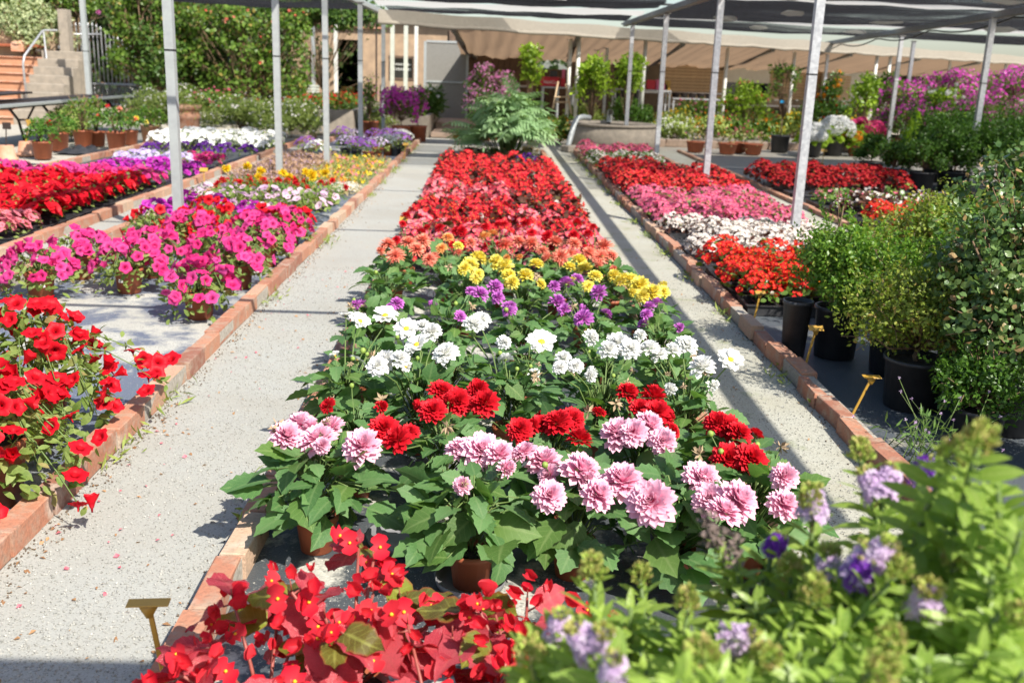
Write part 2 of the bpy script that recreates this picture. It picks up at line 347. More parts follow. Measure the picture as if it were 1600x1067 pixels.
# ------------------------------------------------------------------ brick edgings, brick by brick
BW, BH, BL = .068, .082, .275
brick_me = [mesh('brick', cbox(BW * (1 + .04 * i), BL * (1 - .015 * i), BH, .0035, .0018 + .0003 * i), MT['brick']) for i in range(4)]
brickd_me = [mesh('brick', cbox(BW * (1 + .04 * i), BL * (1 - .015 * i), BH, .006, .0025 + .0004 * i), MT['brick']) for i in range(4)]
def edging(x, y0, y1, label, h=BH, gaps=(), rough=1.0):
    t = thing('brick_edging', label, 'brick edging', (x, y0, 0)); y = y0; k = 0; r = random.Random(int(x * 100) + 5)
    while y < y1:
        L = BL + .007; yc = y + BL / 2
        if not any(a < yc < b for a, b in gaps):
            M = tr(r.uniform(-.008, .008) * rough, yc - y0, h - BH / 2 - .004 + r.uniform(-.006, .006) * rough, r.uniform(-.02, .02) * rough)
            tl = r.uniform(-.02, .02) * rough; c, s_ = math.cos(tl), math.sin(tl)
            M = M @ np.array([[c, 0, s_, 0], [0, 1, 0, 0], [-s_, 0, c, 0], [0, 0, 0, 1.0]])
            ob('brick', brick_me[k % 4], t, M)
        y += L; k += 1
    m = ob('mortar_bed', mesh('mortar_bed', box(0, (y - y0) / 2, h / 2 - .011, BW - .008, y - y0, h - .010), MT['mortar']), t)
    return t
edging(-1.37, 1.2, 20.2, 'brick edging between the magenta petunias and the pale left path')
edging(-.685, 1.1, 17.4, 'brick edging on the left side of the central dahlia and begonia bed')
edging(.89, 1.1, 17.4, 'brick edging on the right side of the central dahlia bed, under its leaves')
edging(1.515, 1.6, 17.8, 'uneven brick edging in front of the black tubs and red begonia trays', gaps=((5.55, 5.72), (7.4, 7.75), (9.1, 9.4), (11.6, 11.8)), rough=2.2)
edging(-2.95, 3.5, 19.6, 'brick edging behind the magenta petunia pots, beside the narrow far path')
edging(-3.40, 5.0, 19.4, 'brick edging along the bed of red petunia trays')
edging(-5.46, 9.0, 19.2, 'brick edging in front of the row of terracotta pots')
edging(2.985, 6.0, 17.6, 'low brick edging behind the pink and white begonia trays', .05)
edging(3.595, 6.5, 19.0, 'low brick edging in front of the far black cloth bed', .05)
# ------------------------------------------------------------------ pergola frame
RZ = 2.3
def post(x, y, label, h=RZ, wdt=.07, m='galv', foot=False, grp='square steel posts carrying the shade roof'):
    t = thing('roof_post', label, 'post', (x, y, 0), group=grp)
    ob('shaft', mesh('shaft', move(cbox(wdt, wdt, h, .006), tr(0, 0, h / 2)), MT[m]), t)
    if foot: ob('footing', mesh('footing', move(cbox(.2, .2, .09, .02), tr(0, 0, .045)), MT['foot']), t)
    ob('cap_plate', mesh('cap_plate', box(0, 0, h + .004, wdt + .05, wdt + .05, .008), MT['beam']), t)
    ob('tie_band', mesh('tie_band', box(0, 0, 1.45, wdt + .006, wdt + .006, .012), MT['wire']), t)
for x, y, l, f in ((-2.45, 7.9, 'grey square post rising through the red petunias behind the magenta pots', 0), (-2.42, 11.6, 'grey square post between the marigolds and the brown heather', 0),
                   (-2.15, 13.3, 'grey square post on a pale footing at the end of the heather', 1), (-2.05, 16.0, 'grey square post on a footing among the purple and white flower pots', 1),
                   (-2.12, 20.0, 'grey square post beside the potted magenta bougainvillea', 0)):
    post(x, y, l, m='galvg', foot=f, wdt=.068)
for x, y, l in ((2.62, 8.4, 'tall galvanised post nearest the camera, behind the green potted shrubs'), (2.62, 12.1, 'galvanised post rising from the white begonias'),
                (2.62, 15.85, 'galvanised post rising from the red begonias in front of the round tank'), (2.62, 19.65, 'galvanised post right in front of the round concrete tank'),
                (2.7, 24.5, 'dark galvanised post behind the round concrete tank')):
    post(x, y, l)
for x, y, l in ((6.75, 14.0, 'galvanised post standing in the dense green shrubs at the right edge'), (7.95, 20.1, 'galvanised post between white hydrangeas and the bougainvilleas'),
                (8.85, 27.2, 'galvanised post beside the orange trumpet flowers')):
    post(x, y, l)
post(9.1, 22.3, 'darker galvanised post in the middle of the magenta bougainvilleas')
post(*at(143, 196)[:2], 'grey post in front of the iron gate, behind the potted roses', h=2.9, wdt=.09, m='galvg')
def bar(p, q, wx, wz, m, name, label, cat, group=None):
    p, q = np.array(p, float), np.array(q, float); d = q - p; L = np.linalg.norm(d)
    t = cbox(wx, L, wz, min(wx, wz) * .12); M = frames([(p + q) / 2], [d], [(0, 0, 1)])[0]
    return solo(name, move(t, M), MT[m], label, cat, group=group)
B0 = RZ + .055
bar((2.62, 1.2, B0), (2.62, 20.8, B0), .085, .09, 'beam', 'roof_beam', 'long steel roof beam over the right-hand row of posts', 'beam')
bar((-2.3, 6.0, B0), (-2.1, 20.6, B0), .07, .09, 'galvg', 'roof_beam', 'long steel roof beam over the left-hand row of grey posts', 'beam')
bar((6.1, 9.0, B0), (8.85, 27.6, B0), .09, .1, 'beam', 'roof_beam', 'dark roof beam with a sagging black hose, above the hydrangeas', 'beam')
bar((-4, .18, B0 + .1), (.86, .18, B0 + .1), .13, .1, 'beam', 'roof_beam', 'cross beam of the roof beside the path end, seen by its shadow', 'beam')
for i, y in enumerate((3.81, 6.84, 9.76, 12.71, 15.54)):
    r = (.026, .02, .018, .016, .016)[i]
    solo('cross_wire', tube([(-4.2, y + .1, B0 + .06), (-.8, y, B0 + .06), (2.7, y + .02, B0 + .06)], r, n=6), MT['wire'],
         ('thick dark cross cable over the front of the flower beds', 'dark cross cable over the salmon dahlias', 'dark cross cable over the middle of the red begonias', 'dark cross cable over the back of the red begonias', 'dark cross cable in front of the milky roof strip')[i], 'cable', group='cables spanning the roof')
# sagging hose under the right-hand beam
pts = []
for k in range(41):
    u = k / 40; y = 9.5 + u * 17.6; x = 6.15 + (y - 9) * .148; sag = .10 * abs(math.sin(u * math.pi * 4.5)); pts.append((x - .06, y, RZ - .01 - sag))
solo('hose', tube(pts, .014, n=5), MT['wire'], 'black hose tied under the right roof beam in sagging loops', 'hose')
# ------------------------------------------------------------------ shade nets: pleated cloth, real folds
def net(x0, x1, y0, y1, z, amp, mat, label, step=.055, sag=.05, skew=0.0, seed=1, nx=14):
    r = np.random.default_rng(seed); ny = max(4, int((y1 - y0) / step)); V, F = [], []
    ph = r.normal(size=ny + 1).cumsum() * .35
    for j in range(ny + 1):
        u = j / ny; yy = y0 + (y1 - y0) * u
        for i in range(nx + 1):
            x = x0 + (x1 - x0) * i / nx
            zz = z + amp * (1 if j % 2 else -1) * (.6 + .4 * math.sin(ph[j] + x * .7)) - sag * math.sin(math.pi * u) * (1 + .3 * math.sin(x * 1.3)) + .012 * math.sin(x * 5 + ph[j])
            V.append((x, yy + skew * (x - x0) + .03 * math.sin(x * 1.9 + ph[j] * .5), zz))
    w_ = nx + 1
    F = [(j * w_ + i, j * w_ + i + 1, (j + 1) * w_ + i + 1, (j + 1) * w_ + i) for j in range(ny) for i in range(nx)]
    return solo('shade_net', mkT(V, F), MT[mat], label, 'shade net', smooth=True)
N0 = B0 + .09
net(2.75, 10.5, 10.6, 13.9, N0, .03, 'net', 'black shade net nearest the camera, over the pink begonias and shrubs', seed=2)
net(2.75, 12.5, 14.45, 19.3, N0, .03, 'net', 'black shade net with torn spots above the hydrangeas', seed=3)
net(2.75, 15.0, 19.75, 22.6, N0, .025, 'net', 'black shade net in front of the pale canopy edge', seed=4, skew=.25)
net(-2.0, 2.5, 12.9, 14.1, N0, .035, 'net', 'pleated black net bundle nearest the camera above the central bed', seed=5)
net(-2.0, 2.5, 15.2, 16.9, N0, .035, 'net', 'pleated black net bundle above the grey-green shrub', seed=6)
net(-2.0, 2.5, 18.9, 20.4, N0, .03, 'net', 'pleated black net bundle just before the canopy edge', seed=7)
net(-2.0, 2.5, 17.2, 18.5, N0 - .02, .012, 'film', 'milky plastic roof strip between two black net bundles', seed=8, step=.2)
net(-2.0, 1.0, 14.2, 15.0, N0, .012, 'film', 'narrow milky roof strip over the rear begonias', seed=18, step=.2)
net(2.75, 11.5, 13.93, 14.2, N0 + .02, .01, 'film', 'thin milky strip between the two front black nets', seed=19, step=.1)
net(2.75, 13.5, 19.35, 19.6, N0 + .02, .01, 'film', 'thin milky strip before the last black net', seed=20, step=.1)
net(-6.6, -2.25, 15.2, 19.2, N0 - .02, .03, 'net', 'grey shade net sagging at the left end of the roof', seed=9, sag=.12)
for i, (x, y, w_, h_) in enumerate(((3.6, 12.6, .26, .10), (4.5, 15.6, .22, .12), (5.9, 12.0, .3, .1), (6.4, 16.8, .34, .12), (7.6, 13.4, .28, .12), (3.9, 17.6, .24, .1), (8.6, 17.5, .3, .14), (7.2, 20.6, .3, .12), (5.2, 20.4, .26, .1), (9.6, 15.4, .3, .14))):
    r_ = random.Random(i); V = [(w_ * math.cos(q) * r_.uniform(.6, 1.1), .1 * math.sin(q) * r_.uniform(.5, 1), -h_ * (.5 + .5 * math.sin(q)) * r_.uniform(.5, 1)) for q in np.arange(9) * .698]; V2 = [(a, b + .012, c) for a, b, c in V]
    solo('sky_patch', mkT(V + V2, [tuple(range(9)), tuple(range(17, 8, -1))] + [(k, k + 9, (k + 1) % 9 + 9, (k + 1) % 9) for k in range(9)]), MT['film'], 'pale scrap caught on the black shade net, %s' % ('above the red begonias', 'over the white begonias', 'near the tall post', 'above the hydrangeas', 'over the dense shrubs', 'before the round tank', 'left of the right roof beam', 'near the canopy edge', 'above the flower border', 'at the right frame edge')[i], 'inset', (x, y, N0 - .04), 'pale insets added for sky gaps in the shade net')  # film plates added to imitate bright sky through tears in the net
# ------------------------------------------------------------------ canopy at the back: hanging fascia, rolled edge, brown tarpaulin
FA, FD = np.array([-2.1, 18.9]), np.array([.823, .568])
def fas(u, back=0.0): return FA[0] + FD[0] * u, FA[1] + FD[1] * u + back
V, F = [], []
for i in range(61):
    x, y = fas(i * .4); q = .02 * math.sin(i * 1.7)
    for j, z in enumerate((2.36, 2.25, 2.15)): V.append((x - .03 * math.sin(i * .9) * (2 - j) * .3, y + q, z + .015 * math.sin(i * 1.1)))
F = [(i * 3 + j, (i + 1) * 3 + j, (i + 1) * 3 + j + 1, i * 3 + j + 1) for i in range(60) for j in range(2)]
t = thing('canopy', 'long brown tarpaulin canopy with a pale hanging edge across the back', 'canopy')
ob('hanging_edge', mesh('hanging_edge', mkT(V, F), MT['roll']), t)
ob('rolled_hem', mesh('rolled_hem', tube([(fas(i * .4)[0], fas(i * .4)[1] - .02 + .02 * math.sin(i * 1.7), 2.135 + .012 * math.sin(i * 1.3) + .008 * math.sin(i * 3.1)) for i in range(61)], [.036 + .006 * math.sin(i * 2.3) for i in range(61)], n=8), MT['roll']), t)
V, F = [], []; NU, NV = 260, 22
for i in range(NU + 1):
    u = 1.6 + i * 22.2 / NU
    for j in range(NV + 1):
        v = j / NV; x, y = fas(u, .12 + v * 7.0)
        bay = abs(math.sin(u * math.pi / 3.1)); z = 2.15 - .48 * v - .10 * bay * math.sin(math.pi * min(1, v * 1.02)) - .045 * math.sin(u * 5 + v * 7) * v - .016 * math.sin(u * 17 + v * 3) - .02 * math.sin(v * 19 + math.sin(u * 2.2) * 2) * v - .008 * math.sin(u * 31 + v * 11)
        V.append((x, y, z))
w_ = NV + 1
F = [(i * w_ + j, (i + 1) * w_ + j, (i + 1) * w_ + j + 1, i * w_ + j + 1) for i in range(NU) for j in range(NV)]
ob('tarpaulin', mesh('tarpaulin', mkT(V, F), MT['tarp']), t)
for k in range(8):
    u = 1.6 + 3.1 * k; x, y = fas(u, .2); x2, y2 = fas(u + .4, 6.9); a, b = np.array((x, y, 2.1)), np.array((x2, y2, 1.66)); d = b - a
    ob('rafter', mesh('rafter', move(cbox(.09, np.linalg.norm(d), .09, .01), frames([(a + b) / 2], [d], [(0, 0, 1)])[0]), MT['beam']), t)
# white pipes under the canopy
for px, nm in ((893, 'by the red crate'), (905, 'left of the first citrus tree'), (1009, 'behind the citrus trees'), (1133, 'left of the dark doorway'), (1146, 'in front of the dark doorway'), (1249, 'by the tagged sapling'), (1372, 'behind the white hydrangeas'), (1393, 'left of the magenta bougainvillea'), (1493, 'above the magenta bougainvillea'), (1575, 'at the right end of the canopy')):
    d = ray(px, 120); k = d[0] / d[1]; u = (k * FA[1] - FA[0]) / (FD[0] - k * FD[1]); x, y = fas(u, .25 + (px % 7) * .12)
    solo('canopy_pole', tube([(x, y, 0), (x, y, 2.14)], .045, n=8), MT['pvc'], 'white pipe pole of the canopy ' + nm, 'pole', group='white poles carrying the canopy', smooth=True)
# ------------------------------------------------------------------ plant materials
LM = dict(
 dahlia=leafmat('dahlia leaf', (.055, .135, .042), (.125, .235, .08), .34, .3, (.16, .25, .10)),
 dahlia2=leafmat('fresh dahlia leaf', (.06, .13, .03), (.12, .21, .05), .36, .3, (.2, .28, .1)),
 pet=leafmat('petunia leaf', (.10, .17, .03), (.22, .28, .08), .55, .35, None, None, c3=(.28, .22, .09)),
 begd=leafmat('bronze begonia leaf', (.055, .022, .018), (.11, .05, .03), .28, .2, glow=(1.6, 1.0, .7), c3=(.09, .13, .03)),
 begg=leafmat('green begonia leaf', (.06, .13, .025), (.13, .2, .04), .3, .25, c3=(.1, .05, .03)),
 dragon=leafmat('red begonia leaf', (.36, .03, .05), (.56, .11, .13), .18, .45, (.5, .12, .12), glow=(1.6, .7, .7)),
 dragong=leafmat('olive begonia leaf', (.10, .07, .02), (.20, .24, .03), .28, .35, (.3, .32, .08), (.3, .03, .03), glow=(1.4, 1.3, .6)),
 hebe=leafmat('hebe leaf', (.14, .24, .035), (.27, .38, .065), .38, .38, (.32, .38, .12)),
 box=leafmat('box leaf', (.05, .13, .015), (.14, .25, .03), .35, .3, c3=(.26, .34, .05)),
 boxy=leafmat('yellow green box leaf', (.10, .16, .02), (.26, .31, .05), .4, .32, c3=(.4, .27, .08)),
 cam=leafmat('round dark leaf', (.04, .095, .03), (.13, .20, .06), .3, .22, c3=(.35, .2, .1)),
 dkbox=leafmat('dark shrub leaf', (.03, .085, .012), (.09, .18, .025), .35, .28),
 mel=leafmat('grey green leaflet', (.14, .26, .11), (.25, .38, .18), .6, .25, (.42, .5, .34)),
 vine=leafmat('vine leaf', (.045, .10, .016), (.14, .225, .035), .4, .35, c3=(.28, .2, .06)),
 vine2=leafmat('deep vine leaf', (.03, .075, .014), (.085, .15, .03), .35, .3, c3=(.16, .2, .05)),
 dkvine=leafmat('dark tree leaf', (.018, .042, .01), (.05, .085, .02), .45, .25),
 varieg=leafmat('variegated ivy leaf', (.16, .22, .10), (.42, .45, .26), .5, .3, c3=(.08, .15, .04)),
 citrus=leafmat('citrus leaf', (.13, .24, .02), (.30, .42, .04), .35, .35),
 lime=leafmat('lime conifer spray', (.22, .36, .02), (.35, .48, .05), .6, .35),
 mari=leafmat('marigold leaf', (.05, .14, .02), (.12, .24, .04), .45, .3),
 grey=leafmat('pale succulent leaf', (.30, .28, .12), (.45, .36, .18), .6, .2, c3=(.5, .16, .06)),
 heather=leafmat('brown heather sprig', (.26, .15, .10), (.36, .24, .16), .8, .2, c3=(.30, .20, .34)),
 fine=leafmat('fine green sprig', (.15, .22, .05), (.30, .36, .10), .6, .3),
 straw=leafmat('dry sprig', (.38, .30, .14), (.5, .42, .22), .8, .25),
)
PM = dict(
 d_pink=petalmat('pink dahlia petal', (.86, .12, .36), (.93, .57, .69), .3, .06, None, .40),
 d_red=petalmat('red dahlia petal', (.52, .006, .014), (.72, .015, .030), .3, .3),
 d_white=petalmat('white dahlia petal', (.84, .84, .76), (.88, .88, .86), .3, .04),
 d_purple=petalmat('purple dahlia petal', (.48, .04, .38), (.62, .20, .62), .3, .2),
 d_yellow=petalmat('yellow dahlia petal', (.86, .62, .02), (.88, .75, .10), .3, .05, (.88, .80, .26)),
 d_salmon=petalmat('salmon dahlia petal', (.80, .09, .06), (.86, .25, .17), .3, .12, (.88, .44, .30)),
 d_orange=petalmat('orange dahlia petal', (.82, .22, .03), (.88, .46, .16), .3, .1),
 p_red=petalmat('red petunia', (.12, .0, .01), (.72, .008, .022), .4, .25, None, .18, vein=(.42, .0, .012)),
 p_mag=petalmat('magenta petunia', (.20, .0, .05), (.78, .035, .22), .4, .3, (.74, .10, .38), .2, vein=(.48, .0, .14)),
 p_rose=petalmat('rose petunia', (.5, .05, .1), (.84, .25, .30), .4, .2, None, .2),
 p_purple=petalmat('purple petunia', (.12, .0, .10), (.52, .03, .42), .4, .25, (.66, .06, .55), .2),
 p_pale=petalmat('pale petunia', (.5, .25, .4), (.82, .60, .70), .4, .2, (.7, .42, .68), .2),
 p_lilac=petalmat('lilac petunia', (.25, .1, .4), (.60, .48, .80), .4, .2, (.8, .76, .86), .3),
 p_white=petalmat('white petunia', (.8, .8, .6), (.88, .88, .86), .35, .03, None, .1),
 p_violet=petalmat('dark violet pansy', (.05, .0, .10), (.12, .02, .26), .3, .3, None, .3),
 b_red=petalmat('red begonia', (.78, .04, .06), (.68, .010, .034), .4, .25, (.80, .05, .06), .5),
 b_rose=petalmat('rose begonia', (.86, .16, .18), (.80, .06, .13), .4, .12, (.87, .36, .42), .5),
 b_pink=petalmat('pink begonia', (.84, .22, .36), (.76, .06, .22), .4, .2, (.84, .28, .42), .5),
 b_white=petalmat('white begonia', (.84, .80, .72), (.85, .78, .74), .4, .06),
 b_scar=petalmat('scarlet begonia', (.80, .05, .03), (.74, .014, .016), .4, .2, None, .5),
 bou=petalmat('magenta bract', (.70, .04, .46), (.62, .035, .46), .4, .3, (.76, .16, .60)),
 boup=petalmat('pink bract', (.82, .25, .55), (.80, .28, .60), .4, .2, (.86, .5, .66)),
 hyw=petalmat('white hydrangea floret', (.86, .86, .82), (.88, .88, .86), .3, .04),
 hyp=petalmat('pink hydrangea floret', (.80, .06, .22), (.76, .07, .24), .3, .2),
 orange=petalmat('orange bloom', (.85, .25, .02), (.85, .42, .03), .35, .2), yel=petalmat('yellow bloom', (.85, .55, .02), (.88, .66, .03), .35, .15),
 hebef=petalmat('lilac floret', (.66, .44, .70), (.74, .56, .80), .4, .15, (.82, .72, .86)), hebed=petalmat('violet floret', (.16, .03, .40), (.28, .06, .56), .4, .2),
 camp=petalmat('violet bellflower', (.42, .10, .60), (.56, .20, .70), .4, .2, (.36, .2, .66)), campl=petalmat('pale bellflower', (.72, .52, .82), (.82, .72, .88), .4, .15),
 hebud=petalmat('green hebe bud', (.34, .46, .07), (.46, .56, .13), .35, .15, (.55, .42, .18)),
)
YC = simple('yellow stamen', (.85, .50, .02), .7, 0, 60, .2, .2)
# ------------------------------------------------------------------ flower templates
def petalT(L, W, cup=.3, n=4, point=.62, tipup=.1):
    t = leafT(L, W, n, point, cup, -tipup, 0); return t
def dahliaT(R, N, wid=.36, style=0, seed=0):
    r = np.random.default_rng(seed); ga = 2.39996; Ms = []
    base = petalT(1.0, wid, .42, 5, .74 if style == 0 else .66 if style == 1 else .5, -.10 if style == 2 else .0)
    for i in range(N):
        s = (i + .5) / N; az = i * ga + r.normal() * .09
        if style == 1: th = math.radians(86 - 26 * s) + r.normal() * .09; L = R * (1 - .15 * s) * r.uniform(.94, 1.05); zc = .02 * R
        else: th = math.radians(112 - 104 * s ** .80) + r.normal() * .10; L = R * (1.0 - .34 * s ** 1.5) * r.uniform(.92, 1.06); zc = -.02 * R + .14 * R * s
        d = np.array([math.cos(az) * math.sin(th), math.sin(az) * math.sin(th), math.cos(th) * .82])
        u = np.array([-math.cos(az) * math.cos(th), -math.sin(az) * math.cos(th), math.sin(th)])
        Ms.append(frames([(0, 0, zc)], [d], [u + r.normal(size=3) * .16], [[L * r.uniform(.9, 1.1), L, L]])[0])
    t = rep(base, Ms, r.random(N))
    parts = [t, setmi(lathe([(.10 * R, -.26 * R), (.22 * R, -.16 * R), (.12 * R, -.05 * R)], 8), 1)]
    if style == 1: parts.append(setmi(lathe([(.20 * R, .02 * R), (.23 * R, .10 * R), (.12 * R, .20 * R), (.001, .22 * R)], 10), 2))
    return join(parts)
def flower_set(R, N, wid, style, key, k=3):
    return [mesh('dahlia_bloom', dahliaT(R, N, wid, style, s), [PM[key], MT['bud'], YC]) for s in range(k)]
DF = dict(pink=flower_set(.056, 92, .38, 0, 'd_pink', 4), red=flower_set(.049, 92, .36, 0, 'd_red', 4), white=flower_set(.052, 22, .52, 1, 'd_white', 3), whited=flower_set(.050, 64, .44, 0, 'd_white', 3),
          purple=flower_set(.050, 64, .34, 0, 'd_purple', 3), yellow=flower_set(.052, 88, .36, 0, 'd_yellow', 3), salmon=flower_set(.058, 96, .22, 2, 'd_salmon', 3), orange=flower_set(.048, 84, .3, 0, 'd_orange', 2))
def petuniaT(R=.04):
    a = discT(25, [.06 * R, .16 * R, .34 * R, .68 * R, .98 * R], [-.60 * R, -.38 * R, -.14 * R, .05 * R, -.04 * R], .12, 5)
    b = tube([(0, 0, -.9 * R), (0, 0, -.5 * R), (0, 0, -.1 * R)], [.05 * R, .1 * R, .32 * R], n=7, mi=0, cap=False); b.A[:, 1] = .9; b.A[:, 0] = .9
    return join([a, b])
def pet_meshes(key): return [mesh('petunia_flower', petuniaT(R), [PM[key]]) for R in (.034, .039)]
PF = {k: pet_meshes('p_' + k) for k in ('red', 'mag')}
for k in PF: PF[k].append(mesh('petunia_flower', join([discT(15, [.006, .012, .02, .024], [-.03, -.012, .004, .016], .2, 5), tube([(0, 0, -.045), (0, 0, -.02), (0, 0, 0)], [.003, .005, .012], n=7, cap=False)]), [PM['p_' + k]]))
def smallT(R, n=5, cup=.25, wid=.8, cen=True):      # small open flower of n petals
    b = leafT(R, R * wid, 2, .6, .15, -cup); Ms = [frames([(0, 0, 0)], [(math.cos(q), math.sin(q), .15)], [(0, 0, 1)])[0] for q in np.arange(n) * 2 * math.pi / n]
    t = rep(b, Ms, np.zeros(n))
    if cen: t = join([t, setmi(lathe([(.22 * R, .0), (.16 * R, .2 * R), (.001, .26 * R)], 5), 1)])
    return t
def begT(R):
    b = leafT(R, R * 1.3, 4, .56, .16, -.15); c = leafT(R * .8, R * .55, 2, .58, .12, -.1)
    Ms = [frames([(0, 0, 0)], [(math.cos(q), math.sin(q), .12)], [(0, 0, 1)])[0] for q in (0.2, 3.3, 1.75, 4.9)]
    return join([rep(b, Ms[:2], [0, 0]), rep(c, Ms[2:], [0, 0]), setmi(lathe([(.11 * R, .02 * R), (.12 * R, .16 * R), (.001, .22 * R)], 5), 1)])
# ------------------------------------------------------------------ pots
def potT(r, h, m=0, ms=1, rim=.012, taper=.78, n=20):
    return lathe([(r * taper * .9, 0), (r * taper, .004), (r * .97, h - rim * 1.6), (r * 1.04, h - rim * 1.5), (r * 1.05, h), (r * .95, h), (r * .93, h - .02), (.001, h - .018)], n, [m, m, m, m, m, m, ms])
_pc = {}
def pot_me(r, h, mat='terra', taper=.78):
    k = (r, h, mat, taper)
    if k not in _pc: _pc[k] = mesh('pot', potT(r, h, taper=taper), [MT[mat], MT['soil']])
    return _pc[k]
sticker = mesh('price_label', box(0, 0, 0, .026, .0015, .018), MT['white']); sticker_i = mesh('barcode', join([box(x, 0, 0, .002, .0006, .008) for x in (-.008, -.004, -.001, .003, .006)] + [box(0, 0, .0065, .018, .0006, .0015)]), MT['ink'])
def add_pot(t, r, h, mat='terra', label=False, taper=.78, z=0.0):
    p = ob('pot', pot_me(r, h, mat, taper), t, tr(0, 0, z))
    if label:
        q = -1.57 + random.uniform(-.5, .6); zz = h * .55; rr = r * (taper + (.97 - taper) * .55) + .002
        ob('price_label', sticker, p, tr(rr * math.cos(q), rr * math.sin(q), zz, q + 1.5708))
        # print sits proud of the label, on the pot as well
        ob('barcode', sticker_i, p, tr((rr + .002) * math.cos(q), (rr + .002) * math.sin(q), zz - .001, q + 1.5708))
    return p
# ------------------------------------------------------------------ dahlias, leaf by leaf
DL = [leafT(1, .72, 9, .40, .18, .26, .11), leafT(1, .64, 9, .42, .28, .34, .12), leafT(1, .78, 11, .38, .10, .18, .10), leafT(1, .6, 9, .42, .3, .40, .12)]
DL_me = [mesh('leaf', t, LM['dahlia']) for t in DL] + [mesh('leaf', DL[0], LM['dahlia2'])]
def dahlia_leaves(t, n, H, R, L0, r, pot_h):
    stems = []
    for k in range(n):
        u = (k + .5) / n; az = k * 2.39996 + r.normal() * .3; z = pot_h + .01 + (H - pot_h - .02) * u ** .75 + r.normal() * .014
        L = L0 * (1.05 - .3 * u) * r.uniform(.6, 1.2); el = -.22 + .6 * u + r.normal() * .38; aj = r.normal() * .75
        reach = R * math.sqrt(max(.06, 1 - u ** 2.2)) * r.uniform(.35, .85)
        d = np.array([math.cos(az + aj) * math.cos(el), math.sin(az + aj) * math.cos(el), math.sin(el)])
        p = np.array([math.cos(az) * reach, math.sin(az) * reach, z])
        nrm = np.array([-math.cos(az) * math.sin(el) + .25 * math.cos(az), -math.sin(az) * math.sin(el) + .25 * math.sin(az), math.cos(el)]) + r.normal(size=3) * .42
        ob('leaf', DL_me[int(r.integers(0, 4)) if r.random() < .82 else 4], t, frames([p], [d], [nrm], L)[0])
        stems.append(tube([(p[0] * .15, p[1] * .15, max(pot_h - .02, z - .06)), p * np.array([.6, .6, 1]) + (0, 0, .004), p], .0028, .002, 4))
    return stems
ORD = ('leftmost', 'second from the left', 'third from the left', 'fourth from the left', 'fifth from the left', 'sixth from the left', 'seventh from the left')
budT = [mesh('bud', lathe([(.003, -.012), (.011, -.004), (.013, .005), (.008, .013), (.001, .016)], 8), MT['bud']), mesh('withered_bloom', rep(petalT(.022, .009, .4, 2), faceup(np.zeros((14, 3)), rng.normal(size=(14, 3)) + (0, 0, -.4))), MT['drybud'])]
def dahlia_row(col, words, ys, xs, flowers, zf, H=.30, R=.10, nl=34, L0=.125, pot='terra', grp=None, tilt=.55):
    """flowers: list of (px, py, style, size); each goes to the plant of this row it stands nearest to"""
    key_w = col
    P = [(x, ys if np.isscalar(ys) else ys[i]) for i, x in enumerate(xs)]; own = [[] for _ in P]
    for f in flowers:
        px, py, key, s = f; q = at(px, py, zf + random.uniform(-.015, .02))
        i = min(range(len(P)), key=lambda i: (P[i][0] - q[0]) ** 2 + .5 * (P[i][1] - q[1]) ** 2); own[i].append((q, key, s))
    for i, (x, y) in enumerate(P):
        r = np.random.default_rng(int(1000 * y + 7 * i))
        t = thing('potted_dahlia', words % (ORD[i] if len(P) > 1 else 'single') , 'dahlia', (x, y, .004), group=grp or 'dahlias of the central bed')
        ph = .115; add_pot(t, .062, ph, pot)
        stems = dahlia_leaves(t, nl, H, R, L0, r, ph)
        for q, key, s in own[i]:
            loc = q - np.array([x, y, .004]); ms = DF[key]; nrm = np.array([r.normal() * .3, -tilt + r.normal() * .28, .95]) + .8 * np.array([loc[0], loc[1], 0])
            nrm /= np.linalg.norm(nrm)
            ob('bloom', ms[int(r.integers(0, len(ms)))], t, faceup([loc], [nrm], [[s * r.uniform(1.0, 1.12), s * r.uniform(1.0, 1.12), s * r.uniform(.8, 1.25)]])[0])
            a = np.array([loc[0] * .15, loc[1] * .15, .15]); b = loc - nrm * .012; mid = (a + b) / 2 + np.array([0, 0, .04])
            stems.append(tube([a, mid, b - nrm * .03, b], .0032, .0026, 5))
        if own[i]:
            for _ in range(2):
                az = r.random() * 6.28; q = np.array([math.cos(az) * .085, math.sin(az) * .085, H + r.uniform(-.01, .04)]); ms = DF[own[i][0][1]]
                ob('bloom', ms[-1], t, faceup([q], [(math.cos(az) * .7, math.sin(az) * .7 - .2, .6)], [[.5, .5, .8] if r.random() < .6 else [.7, .7, .55]])[0]); stems.append(tube([q * (.2, .2, .5), q * (.8, .8, .9), q], .0028, .002, 4))
            if r.random() < .6 or col == 'white':
                az = r.random() * 6.28; q = np.array([math.cos(az) * .12, math.sin(az) * .12, H + r.uniform(.0, .06)]); ob('withered_bloom', budT[1], t, faceup([q], [(math.cos(az), math.sin(az), .2)], 1.3)[0]); stems.append(tube([q * (.2, .2, .5), q], .0026, .002, 4))
        for _ in range(int(r.integers(0, 3)) if key_w != 'white' else 4):
            az = r.random() * 6.28; q = np.array([math.cos(az) * .1, math.sin(az) * .1, H + .01 + r.random() * .04]); stems.append(tube([q * (.2, .2, .6), q], .002, .0018, 4))
            ob('bud', budT[int(r.random() < .3)], t, faceup([q], [(math.cos(az) * .4, math.sin(az) * .4, 1)], r.uniform(.6, .95))[0])
        ob('stem', mesh('stem', join(stems), MT['gstem']), t)
